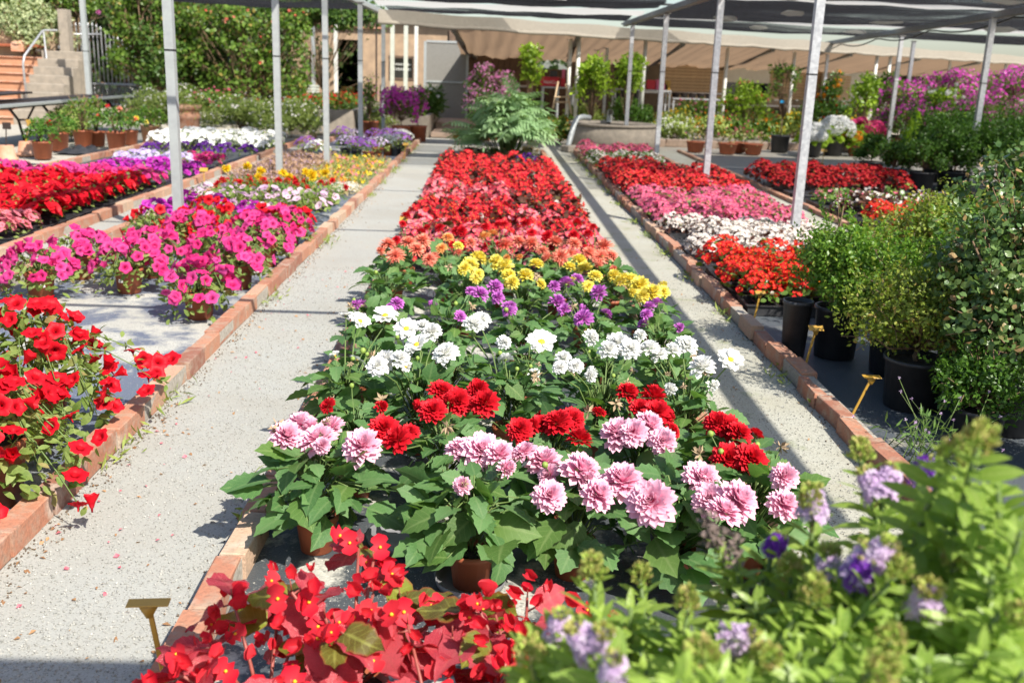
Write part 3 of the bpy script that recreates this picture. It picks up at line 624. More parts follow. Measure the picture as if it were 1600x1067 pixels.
S1 = [(447, 684, 'pink', .95), (497, 688, 'pink', 1.06), (566, 699, 'pink', 1.05), (470, 664, 'pink', .85), (518, 668, 'pink', .8),
      (752, 706, 'pink', 1.12), (722, 704, 'pink', .9), (780, 712, 'pink', .9), (850, 724, 'pink', .95), (906, 738, 'pink', 1.08), (858, 775, 'pink', .85), (972, 755, 'pink', 1.05), (932, 776, 'pink', .9), (1018, 786, 'pink', 1.15),
      (1095, 748, 'pink', 1.0), (1110, 782, 'pink', .95), (1150, 785, 'pink', 1.05), (1225, 746, 'pink', .75), (1222, 790, 'pink', .85), (1130, 800, 'pink', .9), (820, 706, 'pink', .7)]
dahlia_row('pink', 'pink dahlia in a terracotta pot, %s of its row', [2.70, 2.5, 2.58, 2.55, 2.62], [-.48, -.02, .27, .55, .78], S1, .345, .325, .195, 88, .116, grp='front row of pink dahlias')
S2 = [(690, 612, 'red', 1), (676, 642, 'red', 1), (714, 628, 'red', 1.05), (757, 632, 'red', 1.1), (747, 611, 'red', .9), (600, 670, 'red', 1), (622, 688, 'red', .9), (640, 676, 'red', .7), (872, 662, 'red', 1.05), (812, 672, 'red', .9), (905, 688, 'red', .9), (893, 655, 'red', .9), (845, 665, 'red', .8),
      (980, 615, 'red', .9), (1020, 622, 'red', 1), (1025, 646, 'red', 1.1), (1000, 640, 'red', .9), (1135, 668, 'red', 1.05), (1120, 662, 'red', .9), (1155, 678, 'red', .9), (1137, 719, 'red', 1.1), (1173, 717, 'red', 1.05), (935, 645, 'red', .55),
      (966, 680, 'pink', 1.05), (1012, 668, 'pink', 1), (1035, 690, 'pink', .8), (990, 676, 'pink', .9)]
dahlia_row('red', 'crimson dahlia in a terracotta pot, %s of its row', [3.08, 3.0, 2.98, 2.98, 2.88], [-.42, -.12, .22, .52, .80], S2, .335, .31, .18, 68, .10, grp='second row of crimson dahlias')
W = 'white'; WD = 'whited'
S3 = [(562, 503, W, .95), (602, 495, W, 1.15), (635, 515, W, 1), (652, 540, W, 1), (675, 520, WD, .9), (740, 508, WD, 1.0), (752, 500, WD, .9), (697, 553, WD, 1), (605, 567, WD, 1.0), (590, 572, WD, .8), (625, 562, WD, .8), (787, 535, WD, .6), (846, 535, W, 1.15), (540, 493, W, .7), (660, 512, WD, .7)]
S3b = [(965, 538, WD, 1.0), (985, 545, WD, 1), (950, 548, WD, .8), (880, 560, WD, .7), (900, 572, WD, .65), (922, 528, WD, .75), (1015, 545, WD, .9), (1030, 555, WD, .7), (1072, 540, WD, .95), (1097, 575, WD, 1.05), (1141, 563, W, .95), (875, 575, WD, .6), (1000, 525, WD, .6), (1050, 548, WD, .7)]
dahlia_row('white', 'white dahlia with tall stems, %s of its row', [3.55, 3.5, 3.5, 3.45, 3.42], [-.52, -.24, .10, .44, .74], S3 + S3b, .39, .32, .18, 66, .10, grp='row of white dahlias')
dahlia_row('green', 'bloomless dahlia, %s of the leafy row behind the white dahlias', [3.95, 3.9, 3.9, 3.9, 3.85], [-.46, -.14, .18, .48, .76], [], .3, .29, .19, 60, .10, grp='leafy dahlias behind the white row')
S4 = [(750, 460, 'purple', .95), (773, 450, 'purple', .9), (735, 456, 'purple', .6), (796, 482, 'purple', .8), (620, 475, 'purple', .7), (778, 466, 'purple', .7), (885, 443, 'purple', .9), (870, 474, 'purple', .95), (882, 484, 'purple', .75), (936, 458, 'purple', 1.0), (912, 498, 'purple', .95), (902, 436, 'purple', .8), (1015, 480, 'purple', .7), (1027, 474, 'purple', .75), (1010, 492, 'purple', .6), (866, 448, 'purple', .7), (610, 482, 'purple', .5)]
dahlia_row('purple', 'purple dahlia, %s of the purple row', [4.5, 4.45, 4.4, 4.4, 4.35], [-.52, -.18, .18, .5, .8], S4, .345, .31, .19, 66, .098, grp='row of purple dahlias')
S5 = [(735, 413, 'yellow', .95), (748, 405, 'yellow', 1.0), (740, 426, 'yellow', .75), (726, 420, 'yellow', .8), (790, 418, 'yellow', 1.0), (775, 410, 'yellow', .9), (822, 432, 'yellow', 1.0), (838, 414, 'yellow', .9), (800, 442, 'yellow', .8), (795, 432, 'yellow', .8), (905, 408, 'yellow', .95), (913, 420, 'yellow', 1.05), (890, 418, 'yellow', .8),
      (985, 440, 'yellow', 1.0), (1000, 447, 'yellow', 1.05), (972, 438, 'yellow', .9), (1020, 458, 'yellow', .95), (1036, 456, 'yellow', .75), (960, 432, 'yellow', .8), (1005, 462, 'yellow', .8), (930, 432, 'yellow', .8)]
dahlia_row('yellow', 'lemon yellow dahlia, %s of the yellow row', [5.25, 5.2, 5.1, 5.05, 4.95], [-.54, -.10, .20, .52, .82], S5, .36, .32, .19, 64, .098, grp='row of yellow dahlias')
S6 = [(618, 400, 'salmon', 1.05), (606, 382, 'salmon', .95), (638, 380, 'salmon', .95), (660, 378, 'salmon', 1), (671, 406, 'salmon', .8), (650, 390, 'salmon', .9), (700, 372, 'orange', .9), (690, 388, 'orange', .8), (757, 371, 'orange', 1), (770, 366, 'orange', .9), (716, 385, 'yellow', .7), (790, 384, 'salmon', 1), (810, 378, 'salmon', .9), (876, 402, 'salmon', 1.1), (868, 380, 'salmon', 1), (830, 382, 'salmon', 1), (848, 392, 'salmon', .8), (945, 386, 'salmon', 1.05), (938, 402, 'salmon', 1), (897, 382, 'salmon', 1), (920, 396, 'salmon', .9), (955, 400, 'salmon', .9), (890, 398, 'salmon', .9), (735, 380, 'salmon', .7)]
dahlia_row('salmon', 'salmon dahlia with quilled petals, %s of its row', [5.85, 5.8, 5.75, 5.7, 5.7], [-.56, -.24, .1, .42, .74], S6, .35, .31, .19, 60, .10, grp='row of salmon dahlias')
S7 = [(x + random.uniform(-9, 9), y + random.uniform(-7, 7), 'red', random.uniform(.6, .9)) for x, y in ((632, 352), (652, 356), (668, 362), (690, 360), (640, 345), (712, 366), (730, 362), (752, 352), (790, 356), (830, 360), (860, 366), (890, 364), (915, 370), (930, 362), (905, 352), (815, 350), (770, 345))]
dahlia_row('red', 'small scarlet dahlia, %s of the row before the begonias', 6.45, [-.54, -.24, .08, .4, .72], S7, .32, .28, .15, 36, .085, grp='row of small scarlet dahlias')
# saucers
sc = lathe([(.07, 0), (.088, .004), (.098, .035), (.102, .036), (.094, .012), (.001, .008)], 24)
solo('saucer', sc, MT['saucer'], 'grey plastic saucer under the pink dahlia pot nearest the camera', 'saucer', (-.02, 2.5, .002), smooth=True)
solo('saucer', sc, MT['saucer'], 'grey plastic saucer half hidden under the left pink dahlia', 'saucer', (-.24, 2.74, .006), smooth=True)
# ------------------------------------------------------------------ mounds of small plants
def dome(k, R, H, r, z0=0.0, flat=.6):
    az = r.random(k) * 2 * math.pi; u = np.sqrt(r.random(k)); x, y = R * u * np.cos(az), R * u * np.sin(az); z = z0 + H * (1 - flat * u ** 2.4)
    n = unit(np.stack([np.cos(az) * u * 1.1, np.sin(az) * u * 1.1, np.full(k, .75)], 1)); return np.stack([x, y, z], 1), n
def foliage(leaf, k, R, H, size, r, z0=0.0, depth=.45, flat=.6):
    P, n = dome(k, R, H, r, z0, flat); P[:, 2] -= r.random(k) ** 1.5 * H * depth
    f = unit(n * (.8, .8, .25) + r.normal(size=(k, 3)) * .45)
    return rep(leaf, frames(P, f, n + r.normal(size=(k, 3)) * .35 + (0, 0, .3), size * r.uniform(.7, 1.2, k)), r.random(k))
def blossoms(fl, k, R, H, r, z0=0.0, tilt=(0, -.25, .25), jit=.4, flat=.6, up=.012, size=None):
    P, n = dome(k, R * 1.05, H, r, z0, flat); n = unit(n + np.array(tilt) + r.normal(size=(k, 3)) * jit); P = P + n * up * r.uniform(.2, 1.6, (k, 1))
    return rep(fl, faceup(P, n, (1.0 if size is None else size) * r.uniform(.8, 1.15, k)), r.random(k))
LEAF_R = leafT(1, .85, 4, .5, .12, .2); LEAF_O = leafT(1, .5, 4, .5, .2, .25); LEAF_S = leafT(1, .55, 2, .5, .2, .2); LEAF_N = leafT(1, .2, 2, .5, .2, .3); LEAF_D = leafT(1, .62, 3, .5, .25, .3)
def kind(name, leaf, lmat, nl, lsz, fl, fmats, nf, R, H, pot=None, nv=3, z0=.0, **kw):
    """several grown variants of one bedding plant: (foliage mesh, blossom mesh) pairs"""
    out = []
    for i in range(nv):
        r = np.random.default_rng(len(name) * 31 + i + nl)
        fo = foliage(leaf, nl, R, H, lsz, r, z0); bl = blossoms(fl, nf, R, H, r, z0, **kw)
        out.append((mesh(name, fo, [LM[lmat]]), mesh('blossom_cluster', bl, list(fmats)), mesh('pot', potT(pot[0], pot[1], n=12), [MT['black'], MT['soil']]) if pot else None))
    return out
def bed(name, var, spots, label, cat, group, s=1.0, z=.01, sj=.2, rj=3.14):
    for i, (x, y) in enumerate(spots):
        fo, bl, pt = var[i % len(var)]; sc_ = s * random.uniform(1 - sj, 1 + sj)
        o = thing(name, label, cat, (x, y, z), random.uniform(-rj, rj) if i % 2 else random.uniform(-.5, .5), group, sc_); ob('foliage', fo, o, None, kind='stuff')
        ob('blossom_cluster', bl, o, None, kind='stuff')
        if pt: ob('pot', pt, o)
def grid(x0, x1, y0, y1, sx, sy, j=.02, skip=None, drop=0.0):
    S = []; nx = max(1, round((x1 - x0) / sx)); ny = max(1, round((y1 - y0) / sy))
    for a in range(ny + 1):
        for b in range(nx + 1):
            x = x0 + (x1 - x0) * b / nx + random.uniform(-j, j); y = y0 + (y1 - y0) * a / ny + random.uniform(-j, j)
            if random.random() < drop or (skip and skip(x, y)): continue
            S.append((x, y))
    return S
begs = [begT(.025), begT(.019), begT(.016)]
K = {}
K['b_red'] = kind('begonia', LEAF_R, 'begd', 46, .052, begs[0], (PM['b_red'], YC), 52, .125, .22, (.05, .09), 4)
K['b_rose'] = kind('begonia', LEAF_R, 'begd', 44, .052, begs[0], (PM['b_rose'], YC), 64, .125, .23, (.05, .09), 4)
K['b_dark'] = kind('begonia', LEAF_R, 'begd', 60, .062, begs[0], (PM['b_red'], YC), 16, .13, .24, (.05, .09), 3)
K['b_scar'] = kind('begonia', LEAF_R, 'begg', 46, .045, begs[1], (PM['b_scar'], YC), 78, .12, .20, None, 4)
K['b_scard'] = kind('begonia', LEAF_R, 'begd', 46, .045, begs[1], (PM['b_red'], YC), 66, .115, .17, None, 3)
K['b_pink'] = kind('begonia', LEAF_R, 'begg', 36, .042, begs[1], (PM['b_pink'], YC), 70, .115, .15, None, 4)
K['b_white'] = kind('begonia', LEAF_R, 'begd', 36, .04, begs[2], (PM['b_white'], YC), 78, .105, .15, None, 4)
K['b_whiteg'] = kind('begonia', LEAF_R, 'begg', 40, .05, begs[1], (PM['b_white'], YC), 40, .12, .17, None, 3)
K['b_sparse'] = kind('begonia', LEAF_R, 'begg', 40, .045, begs[1], (PM['b_pink'], YC), 12, .10, .12, None, 2)
K['b_wsparse'] = kind('begonia', LEAF_R, 'begd', 50, .05, begs[1], (PM['b_white'], YC), 16, .11, .17, None, 3)
# central bed
sk = lambda x, y: (x > .15 and x < .5 and 9.0 < y < 9.5) or (.28 < x < .58 and 13.1 < y < 14.2)
g1 = [p for p in grid(-.55, .76, 6.95, 14.2, .21, .235, .03, sk)]
ga, gb, gc = [], [], []
for x, y in g1:
    q = math.sin(y * 2.1 + x * 1.7) + random.uniform(-.6, .6)
    if x > .3 and (8.6 < y < 10.2) and random.random() < .62 or random.random() < .05: gc.append((x, y))
    elif (y < 8.5 and q > -.7) or (9.2 < y < 11.5 and q > .1 and x < .25): gb.append((x, y))
    else: ga.append((x, y))
bed('red_begonia', K['b_red'], ga, 'red begonia with bronze leaves in the dense block at the rear of the central bed', 'begonia', 'red begonias of the central bed', 1.0)
bed('rose_begonia', K['b_rose'], gb, 'rose red begonia mixed into the block behind the scarlet dahlias', 'begonia', 'rose begonias of the central bed', 1.0)
bed('dark_begonia', K['b_dark'], gc, 'dark leaved begonia with few red flowers among the red begonias', 'begonia', 'dark leaved begonias of the central bed', 1.05)
# right bed trays
def trayT(w_=.54, d_=.30, h=.06, cells=True):
    q = .01; P = [box(0, 0, .004, w_ - .04, d_ - .04, .006)]
    for s in (-1, 1):
        P.append(box(0, s * (d_ / 2 - .012), h / 2, w_ - .02, .006, h)); P.append(box(s * (w_ / 2 - .012), 0, h / 2, .006, d_ - .02, h))
        P.append(box(0, s * (d_ / 2 - .006), h + .002, w_, .02, .005)); P.append(box(s * (w_ / 2 - .006), 0, h + .003, .02, d_ - .04, .005))
    if cells:
        for i in range(1, 6): P.append(box(-w_ / 2 + w_ * i / 6, 0, h * .45, .005, d_ - .05, h * .7))
        for i in range(1, 3): P.append(box(0, -d_ / 2 + d_ * i / 3, h * .46, w_ - .05, .005, h * .7))
    return join(P)
tray_full, tray_flat = mesh('plant_tray', trayT(), MT['black'], False), mesh('plant_tray', join([trayT(cells=False), box(0, 0, .05, .5, .26, .004)]), MT['black'], False)
def tray(x, y, label, group, flat=False, rz=0.0, z=.008):
    o = ob('plant_tray', tray_flat if flat else tray_full, None, tr(x, y, z, rz)); tag(o, label, 'tray', group); return o
def trays(x0, x1, y0, y1, label, group):
    for x, y in grid(x0, x1, y0, y1, .56, .32, .008): tray(x, y, label, group, rz=random.uniform(-.03, .03))
R1 = grid(1.66, 2.2, 5.95, 6.85, .17, .17, .015); bed('scarlet_begonia', K['b_scar'], R1, 'bright scarlet begonia in the tray block beside the potted green shrubs', 'begonia', 'scarlet begonias beside the shrubs', 1.12, .05)
trays(1.85, 2.05, 6.0, 6.8, 'black tray under the scarlet begonias by the shrubs', 'trays of scarlet begonias')
R2 = grid(1.66, 2.75, 7.35, 8.75, .16, .17, .02, lambda x, y: x < 1.95 and 7.7 < y < 8.25 or (x < 1.72 and y > 8.3)); bed('white_begonia', K['b_white'], R2, 'white begonia with bronze leaves in the block behind the scarlet begonias', 'begonia', 'white begonias of the right bed', 1.0, .05)
trays(1.84, 2.62, 7.35, 8.75, 'black tray in the white begonia block', 'trays of white begonias')
tray(1.86, 7.95, 'empty black tray at the brick edge between white begonia clumps', None, True, .04); tray(1.86, 7.0, 'empty black tray at the brick edge beside the scarlet begonias', None, True, -.05)
bed('white_begonia', K['b_white'], [(1.64, 8.62), (1.64, 8.8), (1.78, 8.72)], 'small white begonia standing apart at the brick edge', 'begonia', 'white begonias at the edge', 1.0, .05)
R3 = grid(1.66, 2.85, 9.1, 11.4, .165, .2, .025, lambda x, y: y > 10.6 + .5 * (x < 2.1) and x < 2.2); bed('pink_begonia', K['b_pink'], R3, 'pink begonia in the wide pink block of the right bed', 'begonia', 'pink begonias of the right bed', 1.08, .05)
R4 = grid(1.64, 2.88, 11.3, 14.0, .175, .225, .025, lambda x, y: x > 2.3 and y > 13.2); bed('red_begonia', K['b_scard'], R4, 'red begonia in the rear red block of the right bed', 'begonia', 'rear red begonias of the right bed', 1.2, .05)
trays(1.84, 2.7, 9.1, 13.9, 'black tray in the pink and red begonia blocks of the right bed', 'trays of pink and red begonias')
R5 = grid(1.62, 2.4, 14.5, 15.4, .2, .24, .02); bed('white_begonia', K['b_whiteg'], R5, 'white begonia with green leaves in front of the round tank', 'begonia', 'white begonias by the tank', 1.15, .04)
R6 = grid(1.66, 2.55, 15.9, 16.8, .2, .26, .03); bed('pink_begonia', K['b_pink'], R6, 'pink begonia in the last row before the round tank', 'begonia', 'pink begonias by the tank', 1.25, .05)
bed('pink_begonia', K['b_pink'], [(1.62, 17.0)], 'single pink begonia at the brick end left of the round tank', 'begonia', None, 1.3, .08)
trays(1.84, 2.4, 14.5, 16.8, 'black tray under the white and pink begonias by the tank', 'trays by the round tank')
# far right bed
R7 = grid(3.75, 5.3, 12.7, 13.9, .19, .24, .02); bed('red_begonia', K['b_scard'], R7, 'dark red begonia in the block in front of the hydrangeas', 'begonia', 'dark red begonias of the far right bed', 1.35, .03)
for i, (x, y) in enumerate(grid(3.95, 5.3, 12.0, 12.3, .6, .32)): tray(x, y, 'flat empty black tray in front of the dark red begonias', 'empty trays of the far right bed', True)
R8 = grid(3.85, 5.0, 11.2, 11.5, .19, .24, .02); bed('pink_begonia', K['b_sparse'], R8, 'low green begonia with a few pink flowers between empty trays', 'begonia', 'low pink begonias', 1.2, .05)
R9 = grid(4.0, 5.2, 10.2, 10.8, .19, .22, .03); bed('bronze_begonia', K['b_wsparse'], R9, 'bronze begonia with scattered white flowers in the far right bed', 'begonia', 'bronze white begonias', 1.2, .05)
bed('bronze_begonia', K['b_wsparse'], [(3.75, 10.5)], 'single small white and bronze begonia in an otherwise empty tray', 'begonia', None, .9, .05)
R10 = grid(3.8, 5.0, 8.3, 9.6, .18, .22, .03); bed('scarlet_begonia', K['b_scar'], R10, 'red begonia in the front block of the far right bed behind the shrubs', 'begonia', 'front red begonias of the far right bed', 1.1, .05)
trays(3.95, 5.1, 8.3, 11.4, 'black tray of the far right bed', 'trays of the far right bed')
# far left bed: petunias in trays
smp = {k: discT(10, [.1 * R, .45 * R, R], [-.25 * R, -.02 * R, 0], .08, 5) for k, R in (('a', .03), ('b', .026))}
for k in ('red', 'mag', 'rose', 'purple', 'pale', 'lilac', 'white', 'violet'):
    K['p_' + k] = kind('petunia', LEAF_S, 'pet', 52, .04, smp['a' if k != 'violet' else 'b'], (PM['p_' + k],), 34 if k not in ('violet', 'lilac') else 24, .12, .15, None, 3)
F1 = grid(-5.2, -3.62, 8.0, 10.2, .2, .21, .03); bed('red_petunia', K['p_red'], F1, 'red petunia in the wide tray block of the far left bed', 'petunia', 'red petunias of the far left bed', 1.2, .07)
F1b = grid(-4.3, -3.6, 7.4, 7.75, .2, .2, .02); bed('rose_petunia', K['p_rose'], F1b, 'salmon pink petunia at the near end of the red petunia trays', 'petunia', 'salmon pink petunias', 1.05, .06)
F2 = grid(-5.25, -3.6, 10.45, 10.95, .2, .22, .03); bed('magenta_petunia', K['p_mag'], F2, 'magenta petunia in the row behind the red petunia trays', 'petunia', 'magenta petunias of the far left bed', 1.15, .06)
trays(-5.1, -3.75, 7.45, 10.9, 'black tray under the red and magenta petunias', 'trays of the far left bed')
F3 = grid(-4.5, -3.6, 11.9, 12.4, .21, .24, .03); bed('purple_petunia', K['p_purple'], F3, 'purple petunia in the short row on black cloth', 'petunia', 'purple petunias of the far left bed', 1.05, .03)
F4 = grid(-4.7, -4.0, 13.0, 13.3, .2, .24, .03); bed('lilac_petunia', K['p_lilac'], F4, 'pale lilac petunia behind the purple petunias', 'petunia', 'lilac petunias of the far left bed', 1.05, .03)
F5 = grid(-3.95, -3.6, 13.3, 13.3, .2, .24, .03) + [(-4.3, 13.9), (-4.1, 13.95), (-3.9, 14.0), (-3.7, 13.9)]; bed('magenta_petunia', K['p_mag'], F5, 'small magenta petunia beside the lilac row', 'petunia', 'small magenta petunias', .9, .02)
F6 = grid(-5.0, -3.65, 14.9, 15.2, .25, .3, .05, drop=.2); bed('violet_pansy', K['p_violet'], F6, 'dark violet pansy in the row before the white petunias', 'pansy', 'violet pansies', 1.1, .02)
F7 = grid(-5.2, -3.65, 16.0, 17.2, .21, .24, .03); bed('white_petunia', K['p_white'], F7, 'white petunia in the bright white block', 'petunia', 'white petunias of the far left bed', 1.35, .03)
# ------------------------------------------------------------------ potted petunias of the left bed, flower by flower
petleaf = {}
def petunia_plant(x, y, key, label, R=.19, H=.17, nf=30, pot=(.085, .155), group=None, seed=0, lab=True, trail=(), bias=(.05, -.55, .15), var=False, lean=0.0):
    r = np.random.default_rng(seed); t = thing('potted_petunia', label, 'petunia', (x, y, .004), group=group)
    add_pot(t, pot[0], pot[1], 'terra', lab); z0 = pot[1] - .01
    fo = [foliage(LEAF_O, int(300 * (R / .19) ** 2.8), R * 1.0, H * 1.03, .045 + (R > .22) * .008, r, z0 - .03, .8, .95)]; st = []
    for k in range(16):
        az = r.random() * 6.28; d = np.array([math.cos(az), math.sin(az), 0]); a = np.array([0, 0, z0]); b = d * R * .6 + (0, 0, z0 + H * .75); c = d * R * 1.05 + (0, 0, z0 + H * r.uniform(-.3, .5))
        st.append(tube([a, (a + b) / 2 + (0, 0, .03), b, c], .003, .0018, 4))
    FP, FN = [], []
    P, n = dome(nf, R * 1.12, H, r, z0 - .01, .95); n = unit(n * (1, 1, .8) + np.array(bias) + r.normal(size=(nf, 3)) * .7); P = P + n * r.uniform(.015, .04, (nf, 1))
    FP += list(P); FN += list(n)
    for (dx, dy, dz, k) in trail:
        a = np.array([0, 0, z0 + H * .5]); e = np.array([dx, dy, dz]); pts = [a + (e - a) * u + np.array([0, 0, .07 * math.sin(math.pi * u)]) for u in np.linspace(0, 1, 6)]
        st.append(tube(pts, .0035, .002, 4)); pp = np.array([pts[i] for i in r.integers(2, 6, 26)]) + r.normal(size=(26, 3)) * .016
        fo.append(rep(LEAF_O, frames(pp, r.normal(size=(26, 3)) + (dx * 2, dy * 2, 0), r.normal(size=(26, 3)) * .5 + (0, 0, 1), .036), r.random(26)))
        for i in range(k): FP.append(e + r.normal(size=3) * .04); FN.append(unit(np.array(bias) + np.array([.1, -.2, .5]) + r.normal(size=3) * .45))
    ob('foliage', mesh('foliage', join(fo), LM['pet']), t, kind='stuff'); ob('stem', mesh('stem', join(st), MT['gstem']), t)
    for p, n_ in zip(FP, FN): ob('flower', PF[key][int(r.choice([0, 1, 0, 1, 0, 1, 2]))], t, faceup([p], [n_], r.uniform(.8, 1.08))[0])
    return t
GM = 'potted magenta petunias'
for i, (px, py, l, sd) in enumerate(((65, 466, 'magenta petunia at the near left corner of the pots, left of all the others', 1), (203, 458, 'magenta petunia with a labelled pot, second in the front line from the left', 2), (313, 498, 'magenta petunia standing nearest the camera in the front line', 3),
        (238, 434, 'magenta petunia right behind the second front pot', 4), (405, 452, 'magenta petunia close to the brick edging, right of the nearest pot', 5), (448, 418, 'magenta petunia by the brick edging, behind the pot with the low label', 6),
        (478, 392, 'magenta petunia farthest along the brick edging, under the red petunias', 7), (128, 436, 'magenta petunia in the second line behind the left corner pot', 8), (340, 432, 'magenta petunia in the middle of the second line', 9), (395, 402, 'magenta petunia behind the second line, left of the edging pots', 10), (300, 398, 'magenta petunia at the foot of the nearest grey post', 11))):
    x, y, _ = at(px, py); petunia_plant(min(x, -1.56), y, 'mag', l, .19, .17, 44, group=GM, seed=20 + sd)
for i, (px, py, l) in enumerate(((240, 372, 'red petunia leftmost of the row behind the magenta pots'), (300, 376, 'red petunia just right of the nearest grey post'), (355, 372, 'red petunia in the middle of the row behind the magenta pots'), (412, 368, 'red petunia second from the right behind the magenta pots'), (462, 366, 'red petunia at the edging, rightmost behind the magenta pots'), (330, 352, 'red petunia behind the middle of the red row'))):
    x, y, _ = at(px, py + 18); petunia_plant(min(x, -1.56), y, 'red', l, .19, .16, 26, group='potted red petunias behind', seed=60 + i)
T1 = petunia_plant(-1.575, 2.97, 'red', 'big red petunia trailing over the brick edging nearest the camera', .25, .24, 66, (.13, .22), seed=81, lab=False, trail=((.33, -.06, .20, 3), (.38, -.22, .10, 2), (.15, -.3, .1, 3)), bias=(.1, -.45, .3))
petunia_plant(-1.66, 3.52, 'red', 'tall red petunia with a long shoot over the edging, behind the nearest', .26, .33, 70, (.12, .2), seed=82, lab=False, trail=((.34, .25, .26, 5), (.42, .12, .20, 4), (.3, -.05, .2, 4), (.15, -.2, .3, 4)), bias=(.1, -.45, .3))
petunia_plant(-2.03, 3.25, 'red', 'red petunia at the left frame edge beside the tall trailing one', .26, .32, 44, (.12, .2), seed=83, lab=False, bias=(.1, -.45, .3))
# mixed pale petunias, marigolds, heather, portulaca, bellflowers of the left bed
K['p_palegreen'] = kind('petunia', LEAF_S, 'pet', 120, .045, smp['a'], (PM['p_pale'],), 11, .13, .17, None, 3)
bed('pale_petunia', K['p_palegreen'], grid(-2.6, -1.6, 8.75, 9.2, .22, .25, .04), 'pale pink petunia between the red petunias and the marigolds', 'petunia', 'pale petunias of the left bed', 1.1, .09)
bed('purple_petunia', K['p_purple'], [(-2.75, 8.25), (-2.3, 8.45), (-2.05, 8.55), (-2.6, 8.6)], 'purple petunia near the grey post between red and pale petunias', 'petunia', 'purple petunias of the left bed', 1.05, .09)
pom = rep(petalT(.033, .014, .3, 2), faceup(np.zeros((40, 3)) + rng.normal(size=(40, 3)) * (.006, .006, .004), rng.normal(size=(40, 3)) + (0, 0, .9)))
ball = lambda R, n_: rep(petalT(R, R * .42, .3, 2), frames(np.zeros((n_, 3)), unit(rng.normal(size=(n_, 3)) * (1, 1, .6) + (0, 0, .25)), rng.normal(size=(n_, 3)) + (0, 0, 1), 1.0), rng.random(n_))
def potted_small(name, x, y, leaf, lmat, nl, lsz, fl, fm, nf, R, H, potd, label, cat, group=None, seed=0, mat='terra', tilt=(0, -.3, .4), z0=None, flat=.6, part='blossom_cluster', depth=.7):
    r = np.random.default_rng(seed + 5); t = thing(name, label, cat, (x, y, .004), group=group)
    if potd: add_pot(t, potd[0], potd[1], mat)
    z0 = (potd[1] - .02 if potd else 0) if z0 is None else z0
    ob('foliage', mesh('foliage', foliage(leaf, nl, R, H, lsz, r, z0, depth, flat), LM[lmat]), t, kind='stuff')
    if nf: ob(part, mesh(part, blossoms(fl, nf, R, H, r, z0, tilt, .35, flat), fm if isinstance(fm, list) else [fm]), t, kind='stuff')
    return t
by, br, bo = ball(.052, 80), ball(.038, 46), ball(.036, 46)
mx = np.linspace(-2.6, -1.6, 7)
for i, x in enumerate(mx):
    y = 10.1 + .18 * math.sin(i * 2.1); t = potted_small('potted_marigold', x, y, LEAF_N, 'mari', 260, .05, br, PM['d_red'], 4, .15, .17, (.065, .11), 'marigold with yellow and red blooms, %s of the marigold row' % ORD[i], 'marigold', 'row of marigolds', 200 + i, 'black')
    r = np.random.default_rng(i); P, n_ = dome(2 if i % 2 else 1, .09, .2, r, .12); ob('yellow_bloom', mesh('yellow_bloom', rep(by, faceup(P + (0, .02, .045), n_ + (0, -.5, .5))), PM['yel']), t)
for i, x in enumerate(np.linspace(-2.5, -1.62, 6)):
    potted_small('potted_marigold', x, 9.68 + .06 * math.sin(i * 1.9), LEAF_N, 'mari', 280, .055, br, PM['d_red'], 3, .16, .18, (.065, .11), 'bushy green marigold with few red blooms, %s of the nearer marigold row' % ORD[i], 'marigold', 'nearer row of marigolds', 240 + i, 'black')
K['heath'] = kind('heather', LEAF_N, 'heather', 300, .06, smallT(.006, 4, cen=False), (PM['hebef'],), 60, .14, .13, None, 3)
bed('heather', K['heath'], grid(-2.82, -2.25, 11.2, 14.2, .24, .26, .04), 'brown faded heather in the strip left of the portulacas', 'heather', 'faded heather strip', 1.15, .02)
for j, (fm, nm) in enumerate((('orange', 'orange'), ('yel', 'yellow'), ('b_pink', 'pink'))):
    K['port' + nm] = kind('portulaca', LEAF_N, 'grey' if j == 0 else 'fine', 200, .045, smallT(.02, 6, .1), (PM[fm], YC), 9, .13, .09, None, 2)
PG = grid(-2.15, -1.55, 11.3, 14.4, .23, .26, .03)
for j, nm in enumerate(('orange', 'yellow', 'pink')):
    bed('portulaca', K['port' + nm], PG[j::3], 'low portulaca with %s flowers in the mixed strip beside the left path' % nm, 'portulaca', nm + ' portulacas', 1.15, .04)
for i, y in enumerate((11.4, 12.1, 12.8, 13.5, 14.2)): tray(-1.72, y, 'black tray under the portulacas along the brick edging', 'trays of portulacas', False, 1.57)
bed('pale_alyssum', kind('alyssum', LEAF_N, 'straw', 180, .04, smallT(.007, 4, cen=False), (PM['p_white'],), 160, .12, .09, None, 2), grid(-1.85, -1.55, 10.75, 11.1, .2, .2, .02), 'straw coloured white alyssum tray beside the edging', 'alyssum', 'pale alyssum', 1.1, .03)
cf, cp_ = smallT(.02, 5, .1, .9, False), smallT(.018, 5, .1, .9, False)
